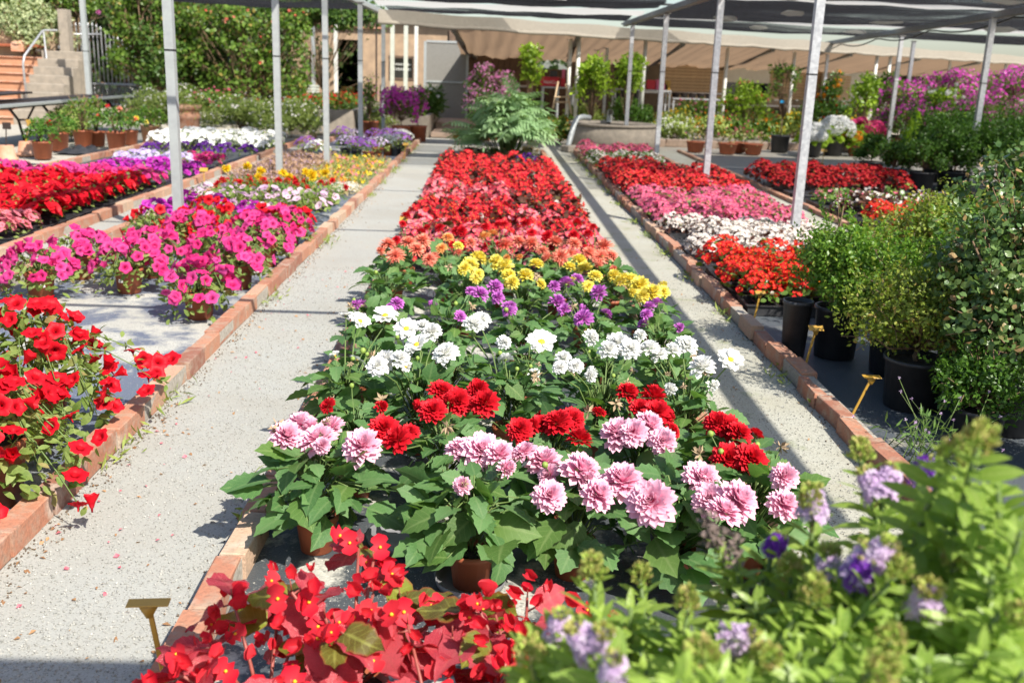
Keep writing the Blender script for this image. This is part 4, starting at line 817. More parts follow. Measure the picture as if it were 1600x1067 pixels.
for i, (px, py, c, m_) in enumerate(((480, 243, 'camp', 'black'), (497, 250, 'p_white', 'black'), (540, 240, 'campl', 'black'), (557, 243, 'camp', 'black'), (575, 246, 'camp', 'terra'), (590, 240, 'campl', 'terra'), (606, 238, 'p_white', 'terra'), (625, 239, 'p_white', 'black'), (640, 233, 'camp', 'black'), (652, 229, 'p_white', 'black'), (556, 228, 'campl', 'black'), (585, 226, 'camp', 'terra'), (606, 226, 'camp', 'terra'), (622, 226, 'campl', 'terra'), (535, 222, 'camp', 'black'))):
    x, y, _ = at(px, py + 6); nm = {'camp': 'violet', 'campl': 'pale lilac', 'p_white': 'white'}[c]
    potted_small('potted_bellflower', min(x, -1.5), y, LEAF_S, 'fine', 90, .05, cf, PM[c], 95, .17, .2, (.085, .14), '%s bellflower in a %s pot, number %s of its cluster' % (nm, 'black' if m_ == 'black' else 'terracotta', i) if 0 else '%s bellflower in a %s pot, %s' % (nm, 'black' if m_ == 'black' else 'terracotta', ('at the left end, half behind the third grey post', 'front left of the bellflower cluster', 'third from the left in the front', 'left of the grey post footing', 'right behind the post footing', 'first terracotta pot right of the post', 'second terracotta pot right of the post', 'behind the mustard plant stake', 'near the right end of the cluster', 'at the brick edging, right end of the cluster', 'in the back row left', 'in the middle of the back row', 'in the back row beside the bougainvillea', 'at the right of the back row', 'at the left of the back row')[i]), 'bellflower', 'potted bellflowers', 300 + i, m_)
# ------------------------------------------------------------------ shrubs and trees
def ell(k, r): v = unit(r.normal(size=(k, 3))); return v
def shrub(name, label, cat, loc, size, leaf, lmat, n, lsz, clumps, pot=None, potm='black', seed=0, z0=0.0, group=None, cl=.32, fl=None, nf=0, fm=None, twig='twig', shell=.62, pull=.5, fpart='blossom_cluster', trunk=.012, upb=.35, bare=0, boxy=False, sprigs=0):
    """size = half extents; crown centre at z0 + size z"""
    r = np.random.default_rng(seed); S = np.array(size, float); t = thing(name, label, cat, loc, group=group)
    if pot: add_pot(t, pot[0], pot[1], potm, taper=.86)
    c0 = np.array([0, 0, z0 + S[2]]); d = ell(clumps, r); d[:, 2] = np.where(d[:, 2] < -.55, -d[:, 2], d[:, 2])
    C = c0 + d * S * r.uniform(shell - .25, shell + .22, (clumps, 1))
    if boxy: C = c0 + r.uniform(-.86, .86, (clumps, 3)) * S * (1, 1, 1.0); C[:, 2] += .25 * S[2] * np.sin(C[:, 0] / S[0] * 5 + seed) * (C[:, 2] > c0[2])
    rad = S.mean() * cl * r.uniform(.7, 1.3, clumps)
    idx = r.integers(0, clumps, n); o = ell(n, r); P = C[idx] + o * (rad[idx] * r.random(n) ** .45)[:, None] * (1, 1, .85)
    n_ = unit(o + (P - c0) / S * pull + np.array([0, 0, upb]) + r.normal(size=(n, 3)) * .45); f = unit(o * .6 + r.normal(size=(n, 3)) * .7 + (0, 0, .15))
    ok = P[:, 2] > (pot[1] * .8 if pot else .02)
    fo = rep(leaf, frames(P[ok], f[ok], n_[ok], lsz * r.uniform(.7, 1.25, ok.sum())), r.random(ok.sum()))
    if sprigs:                                       # upright young shoots breaking the outline
        q = []
        for k in range(sprigs):
            a = unit(r.normal(size=3) * (1, 1, .5) + (0, 0, .7)); p0 = c0 + a * S * .85; ln = S.mean() * r.uniform(.25, .6); d_ = unit(a * .5 + (0, 0, .9) + r.normal(size=3) * .25)
            m_ = 22; pp = p0 + d_ * (ln * r.random(m_))[:, None] + r.normal(size=(m_, 3)) * lsz * .3; ff = r.normal(size=(m_, 3)) + d_ * .8
            q.append(rep(leaf, frames(pp, ff, np.cross(ff, r.normal(size=(m_, 3))) * .6 + d_, lsz * r.uniform(.6, 1.05, m_)), r.random(m_)))
        fo = join([fo] + q)
    ob('foliage', mesh('foliage', fo, LM[lmat]), t, kind='stuff')
    base = np.array([0, 0, (pot[1] - .03) if pot else 0]); st = []; hub = base + (c0 - base) * .35
    st.append(tube([base, (base + hub) / 2 + r.normal(size=3) * .01, hub], trunk, trunk * .8, 6))
    for k in range(clumps):
        m_ = hub + (C[k] - hub) * .5 + r.normal(size=3) * S.mean() * .07; st.append(tube([hub, m_, C[k]], trunk * .55, trunk * .18, 5))
        for _ in range(3):
            e = C[k] + ell(1, r)[0] * rad[k] * 1.05; st.append(tube([C[k] * .6 + m_ * .4, e], trunk * .2, trunk * .1, 4))
    for k in range(bare):
        e = c0 + unit(np.array([r.normal() * .6, r.normal() * .4 - .2, 1.0])) * S * r.uniform(.8, 1.1); m_ = hub + (e - hub) * .6 + r.normal(size=3) * .03
        st.append(tube([hub, m_, e], trunk * .6, trunk * .2, 5))
        for _ in range(4): st.append(tube([m_ + (e - m_) * r.random(), e + ell(1, r)[0] * .11], trunk * .22, trunk * .1, 4))
    ob('branchwork', mesh('branchwork', join(st), MT[twig]), t, kind='stuff')
    if nf:
        idx = r.integers(0, clumps, nf); o = unit(ell(nf, r) + (C[idx] - c0) / S * .8 + (0, -.2, .2)); P = C[idx] + o * (rad[idx] * r.uniform(.8, 1.12, nf))[:, None]
        bl = rep(fl, faceup(P, o + r.normal(size=(nf, 3)) * .4, r.uniform(.75, 1.2, nf)), r.random(nf)); ob(fpart, mesh(fpart, bl, fm if isinstance(fm, list) else [fm]), t, kind='stuff')
    return t
BL = leafT(1, .55, 2, .5, .15, .15); BLr = leafT(1, .8, 3, .5, .12, .15)
BS = 'box shrub'
shrub('potted_box_shrub', 'tall bright green box shrub in the black pot beside the scarlet begonias', BS, (1.84, 5.0, .005), (.26, .27, .33), BL, 'box', 8600, .026, 60, (.12, .27), seed=401, z0=.10, cl=.32, upb=.2, bare=2, sprigs=46)
shrub('potted_box_shrub', 'dense green box shrub in the wide black pot behind the upright plant stake', BS, (2.06, 4.72, .005), (.34, .30, .29), BL, 'box', 9000, .026, 60, (.15, .25), seed=402, z0=.10, cl=.32, upb=.2, bare=2, sprigs=46)
shrub('potted_box_shrub', 'yellow green box shrub spreading over the ribbed black pot at the edging', BS, (1.92, 4.2, .005), (.36, .30, .25), BL, 'boxy', 8800, .022, 56, (.135, .23), seed=403, z0=.15, cl=.32, bare=3, upb=.2, sprigs=50)
shrub('potted_box_shrub', 'green box shrub with orange tipped shoots at the back of the potted shrubs', BS, (2.45, 5.3, .005), (.34, .3, .34), BL, 'boxy', 7600, .028, 56, (.15, .25), seed=404, z0=.18, cl=.32, sprigs=46)
shrub('potted_box_shrub', 'green box shrub filling the gap between the yellow green one and the camellia', BS, (2.36, 4.62, .005), (.32, .3, .33), BL, 'box', 7000, .028, 56, (.15, .25), seed=408, z0=.16, cl=.32, sprigs=46)
shrub('potted_camellia', 'dark round leaved shrub with bare brown twigs in the largest black tub', 'shrub', (2.20, 3.98, .005), (.42, .36, .46), BLr, 'cam', 8600, .031, 70, (.2, .24), seed=405, z0=.10, cl=.30, bare=4, trunk=.018, sprigs=34)
shrub('potted_camellia', 'round leaved dark shrub at the right frame edge behind the largest tub', 'shrub', (2.72, 4.35, .005), (.44, .38, .50), BLr, 'cam', 8000, .031, 64, (.2, .24), seed=406, z0=.10, cl=.30, bare=4, trunk=.018, sprigs=34)
shrub('potted_camellia', 'round leaved shrub with orange young leaves behind the bare twigs', 'shrub', (2.9, 5.2, .005), (.42, .36, .46), BLr, 'cam', 5200, .04, 46, (.2, .24), seed=409, z0=.2, cl=.30, bare=3, trunk=.018, sprigs=34)
shrub('low_box_shrub', 'low green shrub filling the gap between the ribbed pot and the largest tub', BS, (2.02, 3.78, .005), (.22, .2, .17), BL, 'dkbox', 3600, .026, 30, (.10, .14), seed=410, z0=.04, cl=.36, sprigs=20)
shrub('low_box_shrub', 'leafy shrub behind the box shrubs, before the front red begonias', BS, (2.75, 6.2, .005), (.42, .34, .27), BL, 'boxy', 6500, .028, 50, (.15, .2), seed=411, z0=.10, cl=.34, sprigs=40)
shrub('low_box_shrub', 'low small leaved shrub at the right frame edge below the camellias', BS, (2.28, 3.38, .005), (.26, .22, .24), BL, 'dkbox', 4200, .026, 30, (.14, .16), seed=407, z0=.10, cl=.36, sprigs=24)
solo('black_pot', potT(.075, .30, n=24), [MT['black'], MT['soil']], 'slim empty black pot standing left of the box shrub pots', 'pot', (1.615, 4.98, .005), smooth=True)
r0 = np.random.default_rng(5); wt = []
t = thing('weed', 'thin flowering weed growing in front of the black tubs at the edging', 'weed', (1.72, 3.55, .004)); wl = []; wf = []
for k in range(22):
    az = r0.random() * 6.28; h = r0.uniform(.12, .30); e = np.array([math.cos(az) * .16 * r0.random(), math.sin(az) * .14, h]); p0 = np.array([r0.normal() * .1, r0.normal() * .08, 0]); m_ = (p0 + e) / 2 + (r0.normal() * .03, r0.normal() * .03, .02)
    wt.append(tube([p0, m_, e + (p0[0], p0[1], 0)], .0025, .0012, 4)); wf.append(e + (p0[0], p0[1], .004)); wl += [m_ + r0.normal(size=3) * .02 for _ in range(5)]
ob('stem', mesh('stem', join(wt), MT['gstem']), t); ob('foliage', mesh('foliage', rep(LEAF_N, frames(wl, r0.normal(size=(len(wl), 3)), r0.normal(size=(len(wl), 3)) + (0, 0, 1), .05), None), LM['dahlia2']), t, kind='stuff')
ob('blossom_cluster', mesh('blossom_cluster', rep(ball(.008, 12), faceup(wf, np.tile((0, 0, 1.0), (len(wf), 1))), None), PM['hebef']), t, kind='stuff')
# background shrubs at the right: box globes, wall of green, conifers
for i, (px, py, s, l) in enumerate(((1392, 296, 1.0, 'small round shrub in a black pot, front of the far green group'), (1358, 281, 1.0, 'small round shrub in a black pot, left end of the far green group'), (1437, 300, 1.15, 'round shrub in a black pot right of the front globe'))):
    x, y, _ = at(px, py); shrub('potted_round_shrub', l, 'round shrub', (x, y, 0), (.30 * s, .28 * s, .22 * s), BL, 'dkbox', 2600, .045, 22, (.17, .27), seed=420 + i, z0=.22, cl=.4)
for i, (x, y, s, l) in enumerate(((6.35, 13.6, 1.0, 'dense green shrub left of the right-hand galvanised post'), (7.1, 13.2, 1.15, 'dense green shrub right of the galvanised post at the frame edge'), (6.7, 14.9, 1.15, 'dense green shrub behind the right-hand galvanised post'), (7.7, 14.6, 1.2, 'dense green shrub at the right frame edge, behind the others'), (6.9, 11.6, 1.0, 'loose yellow green shrub in front of the dense green shrubs'))):
    shrub('dense_shrub', l, 'shrub', (x, y, 0), (.55 * s, .5 * s, .40 * s), BL, 'dkbox' if i < 4 else 'boxy', 5200, .055, 40, (.22, .28), seed=430 + i, z0=.12, cl=.34, sprigs=60)
for i, (px, py, l) in enumerate(((1432, 215, 'left lime green cone conifer behind the dense shrubs'), (1458, 212, 'middle lime green cone conifer behind the dense shrubs'), (1482, 212, 'right lime green cone conifer behind the dense shrubs'))):
    x, y = 6.9 + .38 * i, 16.4; r = np.random.default_rng(i + 70); t = thing('cone_conifer', l, 'conifer', (x, y, 0)); u = r.random(2200) ** .7; az = r.random(2200) * 6.28; rr = .26 * (1 - u) + .01
    P = np.stack([rr * np.cos(az), rr * np.sin(az), .15 + u * .75], 1); ob('foliage', mesh('foliage', rep(LEAF_N, frames(P, np.stack([np.cos(az) * .5, np.sin(az) * .5, np.full(2200, 1.0)], 1), np.stack([np.cos(az), np.sin(az), np.full(2200, .3)], 1) + r.normal(size=(2200, 3)) * .4, .1), r.random(2200)), LM['lime']), t, kind='stuff')
    ob('trunk', mesh('trunk', tube([(0, 0, 0), (0, 0, .7)], .02, .008), MT['twig']), t)
# hydrangeas
hb = ball(.02, 8)
def hydrangea(px, py, key, nh, label, seed, potm='black', s=1.0):
    x, y, _ = at(px, py); r = np.random.default_rng(seed); t = thing('potted_hydrangea', label, 'hydrangea', (x, y, 0), group='potted hydrangeas')
    add_pot(t, .2 * s, .30 * s, potm); ob('foliage', mesh('foliage', foliage(LEAF_R, 130, .34 * s, .22 * s, .13, r, .30 * s, .6), LM['citrus']), t, kind='stuff')
    P, n_ = dome(nh, .30 * s, .24 * s, r, .36 * s)
    for p, q in zip(P, n_):
        v = ell(110, r); v[:, 2] = np.abs(v[:, 2]) * .8 - .15; R = .15 * s * r.uniform(.8, 1.15)
        ob('flower_head', mesh('flower_head', rep(smallT(.024, 4, 0, .95, False), faceup(v * R, v + r.normal(size=(110, 3)) * .2, 1.25), r.random(110)), PM[key]), t, faceup([p], [q])[0], kind='stuff')
for i, (px, py, k, nh, l, pm, s) in enumerate(((1268, 245, 'hyw', 6, 'white hydrangea right behind the nearest tall post', 'black', .9), (1300, 243, 'hyw', 8, 'white hydrangea in the middle of the white group', 'black', 1.1), (1310, 233, 'hyw', 6, 'white hydrangea at the back of the white group', 'terra', 1), (1346, 240, 'hyp', 7, 'deep pink hydrangea between the white ones', 'terra', 1.05), (1362, 231, 'hyw', 7, 'white hydrangea behind the deep pink one', 'terra', 1.0), (1390, 232, 'hyw', 7, 'white hydrangea right of the galvanised post, beside the deep pink one', 'black', 1.0), (1335, 244, 'orange', 3, 'small orange red hydrangea at the terracotta pots left of the deep pink one', 'terra', .75))):
    hydrangea(px, py, k, nh, l, 450 + i, pm, s)
# ------------------------------------------------------------------ grey green feathery shrub at the end of the central bed
lf = leafT(1, .26, 4, .45, .15, .3, .12); Ms = []
for k in range(6):
    u = .18 + .8 * k / 6
    for s_ in (-1, 1): Ms.append(frames([(0, u, -.22 * u * u)], [(s_ * 1.0, .55, -.25)], [(0, .1, 1)], .42 * (1 - .45 * abs(u - .45)))[0])
Ms.append(frames([(0, .95, -.2)], [(0, 1, -.4)], [(0, .3, 1)], .36)[0])
mel_t = join([rep(lf, Ms, np.zeros(len(Ms))), tube([(0, 0, 0), (0, .5, -.05), (0, 1, -.22)], .014, .006, 4)]); mel_me = mesh('frond', mel_t, LM['mel'])
t = thing('honey_bush', 'wide grey green feathery shrub at the end of the begonia block', 'shrub', (.28, 16.4, 0)); r = np.random.default_rng(31); st = []
for k in range(38):
    az = r.random() * 6.28; q = r.random() ** .5; tip = np.array([math.cos(az) * .66 * q - .06 * (k % 3), math.sin(az) * .6 * q, (1.10 - .62 * q ** 2.0) * r.uniform(.75, 1.0)]); st.append(tube([(tip[0] * .2, tip[1] * .2, 0), tip * (.5, .5, .6) + (0, 0, .05), tip], .016, .009, 5))
    for j in range(8):
        a2 = r.random() * 6.28; u = r.uniform(.55, 1.0); p = tip * (u, u, .3 + .7 * u); d = np.array([math.cos(a2), math.sin(a2), r.uniform(-.1, .8)]) + np.array([math.cos(az), math.sin(az), 0]) * .5
        ob('frond', mel_me, t, frames([p], [d], [(0, 0, 1) + r.normal(size=3) * .3], r.uniform(.30, .44))[0])
ob('stem', mesh('stem', join(st), MT['gstem']), t)
pk = kind('pale_succulent', LEAF_N, 'grey', 240, .07, begs[2], (PM['orange'], YC), 8, .16, .16, (.08, .13), 2)
for i, (px, py) in enumerate(((733, 240), (752, 243), (772, 243), (793, 246), (812, 246), (825, 240))):
    x, y, _ = at(px, py + 3); fo, bl, pt = pk[i % 2]; o = thing('potted_succulent', 'orange tipped succulent, %s in front of the grey green shrub' % ORD[i], 'succulent', (x, y, 0), i, 'succulents before the grey shrub'); ob('foliage', fo, o, kind='stuff'); ob('blossom_cluster', bl, o, kind='stuff'); ob('pot', pt, o)
bed('violet_pansy', K['p_violet'], [(.42, 14.4), (.55, 14.45)], 'small violet pansy in a black pot at the gap in the begonias', 'pansy', 'pansies in the begonia gap', .9, .1)
# ------------------------------------------------------------------ red dragon begonias in front, leaf by leaf
dl = []
for i in range(3):
    b = leafT(1, .68, 12, .36, .26 if i else .1, (.28, .5, .36)[i], .05); b.V[:, 0] += .10 * b.V[:, 1] ** 2 * (1 if i % 2 else -1) - .10 * (b.V[:, 0] < 0) * b.V[:, 1] * (1 - b.V[:, 1]) * (i != 2); b.V[:, 2] += .05 * np.sin(b.V[:, 1] * 15 + i) * (b.A[:, 2] > .5) + .03 * np.sin(b.V[:, 1] * 7 + 2 * i); dl.append(b)
DB = [mesh('leaf', b, LM['dragon']) for b in dl] + [mesh('leaf', dl[0], LM['dragong'])]
def cupT(R):
    b = leafT(R, R * 1.5, 5, .58, .35, -.5); return join([rep(b, [frames([(0, 0, 0)], [(math.cos(q), math.sin(q), .75)], [(0, 0, 1)])[0] for q in (0, 3.14)], [0, 0]), rep(leafT(R * .8, R * .7, 4, .58, .3, -.3), [frames([(0, 0, 0)], [(math.cos(q), math.sin(q), .6)], [(0, 0, 1)])[0] for q in (1.57, 4.71)], [.3, .3])])
BF = [mesh('blossom', cupT(.026), [PM['b_red'], YC]), mesh('blossom', begT(.029), [PM['b_red'], YC]), mesh('blossom', cupT(.022), [PM['b_red'], YC])]
def dragon(x, y, label, seed, nl=27, nb=54, H=.32, R=.2, s=1.0, green=.2):
    r = np.random.default_rng(seed); t = thing('potted_wing_begonia', label, 'begonia', (x, y, .004), group='wing begonias in front'); add_pot(t, .075, .12); st = []
    for k in range(9):
        az = k * .7 + r.normal() * .3; q = r.uniform(.5, 1); e = np.array([math.cos(az) * R * q, math.sin(az) * R * q, H * r.uniform(.7, 1.05)]); m_ = e * (.45, .45, .65); st.append(tube([(0, 0, .1), m_, e], .005, .003, 6))
        for j in range(max(1, nl // 9)):
            u = r.uniform(.4, 1); p = m_ + (e - m_) * u; a2 = az + r.normal() * 1.1; d = np.array([math.cos(a2), math.sin(a2), r.uniform(-.5, .35)])
            ob('leaf', DB[int(r.integers(0, 3)) if r.random() > green else 3], t, frames([p + d * .02], [d], [(0, -.2, 1) + r.normal(size=3) * .4], r.uniform(.085, .135) * s)[0])
            st.append(tube([p, p + d * .022], .0025, .002, 4))
        for j in range(nb // 9):
            c = e + np.array([r.normal() * .035, r.normal() * .035 - .01, r.uniform(-.06, .03)])
            ob('blossom', BF[int(r.choice([0, 0, 2, 1]))], t, faceup([c], [(r.normal() * .5, -.6 + r.normal() * .4, .7)], r.uniform(.75, 1.15))[0])
        st.append(tube([e, e + (0, -.01, .03)], .002, .0015, 4))
    ob('stem', mesh('stem', join(st), MT['rstem']), t)
dragon(-.42, 1.74, 'red wing begonia in the front left corner of the central bed', 11, 36, 70, .33, .17)
dragon(-.26, 1.86, 'red winged begonia with the tallest pink red leaves, second in the front', 12, 34, 54, .37, .18, 1.05, .25)
dragon(-.06, 1.60, 'red wing begonia with olive green leaves in the front middle', 13, 36, 63, .34, .18, 1, .45)
dragon(.10, 1.78, 'red wing begonia half hidden behind the lilac hebe', 14, 36, 63, .35, .17, 1, .4)
dragon(-.30, 1.42, 'red wing begonia cut by the bottom frame edge', 15, 27, 45, .32, .18, 1, .3)
# ------------------------------------------------------------------ hebe close to the camera
HL = [mesh('leaf', leafT(1, .36, 6, .52, .14, .22), LM['hebe']), mesh('leaf', leafT(1, .31, 6, .5, .2, .1), LM['hebe'])]
fs = []
def spike(key, n, L, bud, seed):
    r = np.random.default_rng(seed); u = r.random(n); az = r.random(n) * 6.28; R = (.019 * (1 - .62 * u) + .002) * r.uniform(.55, 1.1, n); P = np.stack([R * np.cos(az), R * np.sin(az), u * L], 1)
    D = np.stack([np.cos(az), np.sin(az), .25 + u * .6], 1); ms = []
    isb = u > 1 - bud; a = rep(smallT(.0072, 4, .2, .6, False), faceup(P[~isb] + unit(D[~isb]) * .004, D[~isb]), r.random((~isb).sum())) if (~isb).any() else None
    b = setmi(rep(leafT(.012, .008, 3, .5, -.4, -.2), frames(P[isb], D[isb] + (0, 0, .6), np.cross(D[isb], r.normal(size=(isb.sum(), 3))), 1.0), r.random(isb.sum())), 1)
    return mesh('flower_spike', join([a, b, setmi(tube([(0, 0, -.02), (0, 0, L)], .002, .0012, 4), 1)]), [PM[key], PM['hebud']])
SPK = [spike('hebef', 260, .05, .12, 1), spike('hebef', 220, .045, .3, 2), spike('hebed', 200, .045, .05, 3), spike('hebud', 150, .04, 1.01, 4), spike('hebud', 130, .035, 1.01, 5)]
dry_sp = mesh('withered_spike', rep(petalT(.01, .006, .4, 2), faceup(np.stack([rng.normal(size=70) * .006, rng.normal(size=70) * .006, rng.random(70) * .05], 1), rng.normal(size=(70, 3))), None), simple('grey withered spike', (.2, .15, .13), .9, 0, 60, .4, .3))
def hebe(base, tips, label, seed):
    r = np.random.default_rng(seed); base = np.array(base, float); t = thing('hebe_shrub', label, 'hebe', base, group=None); add_pot(t, .16, .28, 'black'); st = []; nleaf = 0; extra = []
    for (px, py, y, kinds) in tips:
        tip = atY(px, py, y * .85) - base; hub = np.array([tip[0] * .25, tip[1] * .25, .45]); m_ = hub + (tip - hub) * .55 + np.array([r.normal() * .02, r.normal() * .02, -.01]); pts = [np.array([tip[0] * .06, 0, .26]), hub, m_, m_ + (tip - m_) * .5 + (0, 0, .01), tip]
        st.append(tube(pts, [.007, .006, .005, .004, .003], n=5))
        ax = unit(tip - m_); seg = np.linalg.norm(tip - m_); ref = np.cross(ax, (.3, .9, .1)); side = unit(ref); s2 = np.cross(ax, side); k = 0; d = 0.0
        while d < min(.30, seg * 1.7) :
            p = tip - ax * (d + .004) if d < seg else m_ - unit(m_ - hub) * (d - seg); q = side if k % 2 == 0 else s2
            for sg in (-1, 1):
                dirv = unit(q * sg + ax * (1.1 - min(d / .1, 1) * .8) + r.normal(size=3) * .14); L = (.025 + min(d, .06) * .50) * r.uniform(.85, 1.2); M = frames([p], [dirv], [ax + r.normal(size=3) * .2], L)[0]
                if nleaf < 296: ob('leaf', HL[int(r.integers(0, 2))], t, M); nleaf += 1
                else: extra.append(M)
            d += .0105 + .0005 * k; k += 1
        for kd in kinds:
            p = tip - ax * r.uniform(.005, .03) if kd != 3 and kd != 4 else tip; q = unit(ax + r.normal(size=3) * .35 + (0, 0, .2))
            if kd == 9: ob('withered_spike', dry_sp, t, faceup([tip], [ax + r.normal(size=3) * .2], 1.1)[0])
            else: ob('flower_spike', SPK[kd], t, faceup([p], [q], r.uniform(.62, .9) if kd in (0, 1, 2) else r.uniform(.6, .85))[0])
    if extra: ob('foliage', mesh('foliage', rep(leafT(1, .3, 4, .52, .14, .22), extra, r.random(len(extra))), LM['hebe']), t, kind='stuff')
    ob('stem', mesh('stem', join(st), MT['gstem']), t)
hebe((.20, 1.22, .004), [(930, 905, 1.35, (3,)), (880, 975, 1.25, (0,)), (935, 1000, 1.12, (0, 1)), (960, 1045, 1.0, (0,)), (1075, 950, 1.25, (3,)), (1150, 985, 1.2, (0,)), (1020, 985, 1.3, ()), (1100, 1030, 1.05, (4,)), (830, 1040, 1.2, (3,)), (1000, 905, 1.45, (4,)), (1190, 1030, 1.1, (3,)), (985, 950, 1.3, ()), (1060, 1065, .95, ()), (1010, 1050, 1.1, ()), (945, 965, 1.25, ()), (1110, 1000, 1.2, ()), (1170, 1060, 1.05, ()), (880, 1020, 1.2, ()), (900, 1062, 1.15, (4,)), (1130, 1062, .98, ())], 'light green hebe with lilac spikes in front of the dahlias, lower one', 61)
hebe((.42, 1.25, .004), [(1210, 835, 1.4, (2,)), (1270, 790, 1.4, (3, 0)), (1300, 880, 1.3, (1,)), (1365, 870, 1.2, (0,)), (1340, 900, 1.2, (0, 2)), (1400, 900, 1.15, (4,)), (1235, 900, 1.35, (3,)), (1120, 850, 1.45, (9, 9)), (1150, 880, 1.4, (9,)), (1270, 940, 1.2, (3,)), (1320, 990, 1.1, ()), (1390, 1000, 1.05, (4,)), (1250, 1020, 1.1, ()), (1360, 1050, 1.0, (3,)), (1300, 1060, 1.0, ()), (1180, 940, 1.3, ()), (1240, 970, 1.2, ()), (1300, 930, 1.3, ()), (1210, 1000, 1.2, ()), (1350, 960, 1.15, ()), (1400, 850, 1.3, ()), (1270, 870, 1.4, ())], 'light green hebe with violet and withered spikes, middle one of three', 62)
hebe((.66, 1.25, .004), [(1375, 765, 1.4, (0, 0)), (1345, 720, 1.5, (3,)), (1440, 750, 1.5, (2,)), (1480, 715, 1.2, (4,)), (1525, 700, 1.15, (3,)), (1560, 770, 1.15, ()), (1500, 800, 1.2, ()), (1595, 830, 1.1, ()), (1490, 880, 1.2, (4,)), (1440, 830, 1.3, ()), (1550, 900, 1.1, ()), (1585, 960, 1.05, (3,)), (1500, 960, 1.1, ()), (1440, 940, 1.15, (1,)), (1540, 1020, 1.0, ()), (1450, 1040, 1.0, ()), (1598, 1050, .98, ()), (1400, 960, 1.15, ()), (1470, 800, 1.3, ()), (1530, 840, 1.2, ()), (1590, 900, 1.1, ()), (1470, 920, 1.2, ()), (1560, 960, 1.05, ()), (1420, 880, 1.3, ()), (1500, 760, 1.25, ())], 'tallest light green hebe at the right frame edge, nearest the camera', 63)
# ------------------------------------------------------------------ plant stakes: mustard T labels
def stake(top, base, label, wdt=.085, dep=.04, rz=0.0, tilt=.5, cat='plant label'):
    t = thing('plant_stake', label, cat, base, rz); L = np.array(top, float) - np.array(base, float); c, s_ = math.cos(-rz), math.sin(-rz); L = np.array([c * L[0] - s_ * L[1], s_ * L[0] + c * L[1], L[2]])
    M = frames([L / 2], [L], [(0, -1, .1)])[0]; ob('stem', mesh('stem', move(cbox(.011, np.linalg.norm(L), .006, .0015), M), MT['yellow']), t)
    ob('name_plate', mesh('name_plate', move(cbox(wdt, dep, .003, .001), frames([L + (0, 0, .004)], [(0, math.cos(tilt), math.sin(tilt))], [(0, -math.sin(tilt), math.cos(tilt))])[0]), MT['yellow']), t)
    ob('gusset', mesh('gusset', mkT([(L[0] - .022, L[1] - .002, L[2]), (L[0] + .022, L[1] - .002, L[2]), (L[0] + .005, L[1] - .004, L[2] - .03), (L[0] - .005, L[1] - .004, L[2] - .03), (L[0] - .022, L[1] + .003, L[2]), (L[0] + .022, L[1] + .003, L[2]), (L[0] + .005, L[1] + .001, L[2] - .03), (L[0] - .005, L[1] + .001, L[2] - .03)], [(0, 3, 2, 1), (4, 5, 6, 7), (0, 4, 7, 3), (1, 2, 6, 5), (0, 1, 5, 4), (3, 7, 6, 2)]), MT['yellow']), t)
b = at(268, 1110, .02); tp = atY(232, 944, b[1] - .05); stake(tp, b, 'mustard T shaped plant stake at the near left corner of the central bed', .085, .03, .1, .06)
for (tx, ty, bx, by, l, w_, tl) in ((1275, 514, 1254, 586, 'mustard plant stake leaning beside the wide black pot', .072, .6), (1362, 590, 1328, 655, 'mustard plant stake leaning before the ribbed black pot', .075, .12), (1188, 458, 1176, 508, 'mustard plant stake in front of the scarlet begonias', .06, .3),
        (634, 343, 622, 375, 'mustard plant label at the left edge of the red begonias', .10, .9), (713, 214, 708, 245, 'front orange yellow plate before the begonia block end', .10, .9), (719, 206, 716, 236, 'rear orange yellow plate beside the grey green shrub', .10, .9), (634, 226, 631, 249, 'mustard plant label before the white bellflowers', .09, .9), (318, 266, 320, 295, 'yellow plate behind the first marigold', .09, .9), (1288, 236, 1284, 258, 'orange plate in front of the white hydrangeas', .1, .9), (1548, 292, 1540, 320, 'mustard plate behind the camellia twigs', .1, .9)):
    b = at(bx, by, .01); stake(atY(tx, ty, b[1]), b, l, w_, .035 if tl < .7 else .05, 0, tl)
# ------------------------------------------------------------------ far left: terracotta pots
TP = 'potted plants along the brick edging'
for i, (px, py, r_, lm, nf, fl, fm, H, R, l) in enumerate(((68, 249, .135, 'dkbox', 1, ball(.06, 90), PM['d_red'], .30, .20, 'potted rose with one big red bloom, nearest the camera'), (93, 236, .15, 'dkbox', 0, None, None, .30, .24, 'green potted rose behind the red blooming one'), (131, 231, .15, 'vine', 0, None, None, .50, .30, 'tall potted rose without blooms, third in the terracotta row'), (153, 229, .13, 'vine', 3, ball(.03, 40), PM['d_red'], .55, .26, 'tall potted rose with small red buds, fourth in the terracotta row'),
        (183, 234, .15, 'dkbox', 5, ball(.045, 60), PM['d_salmon'], .36, .30, 'potted rose with pale apricot blooms'), (204, 227, .13, 'dkbox', 4, ball(.045, 60), PM['d_yellow'], .34, .26, 'potted rose with cream blooms beside the apricot one'), (236, 223, .16, 'box', 0, None, None, .32, .28, 'rounded leafy green plant in a pale terracotta pot left of the post'))):
    x, y, _ = at(px, py); t = potted_small('potted_rose', x, y, LEAF_O, lm, 420, .06, fl, fm, nf, R, H, (r_, r_ * 1.75), l, 'rose' if i < 6 else 'leafy plant', TP, 500 + i, 'terra' if i < 6 else 'terra2', (0, -.5, .3), part='bloom', depth=.3)
    rr = np.random.default_rng(i); ob('stem', mesh('stem', join([tube([(0, 0, r_ * 1.6), (rr.normal() * .06, rr.normal() * .06, r_ * 1.7 + H * .5), (rr.normal() * .14, rr.normal() * .12, r_ * 1.7 + H * 1.05)], .008, .004, 5) for _ in range(6)]), MT['twig']), t)
x, y, _ = at(291, 212)
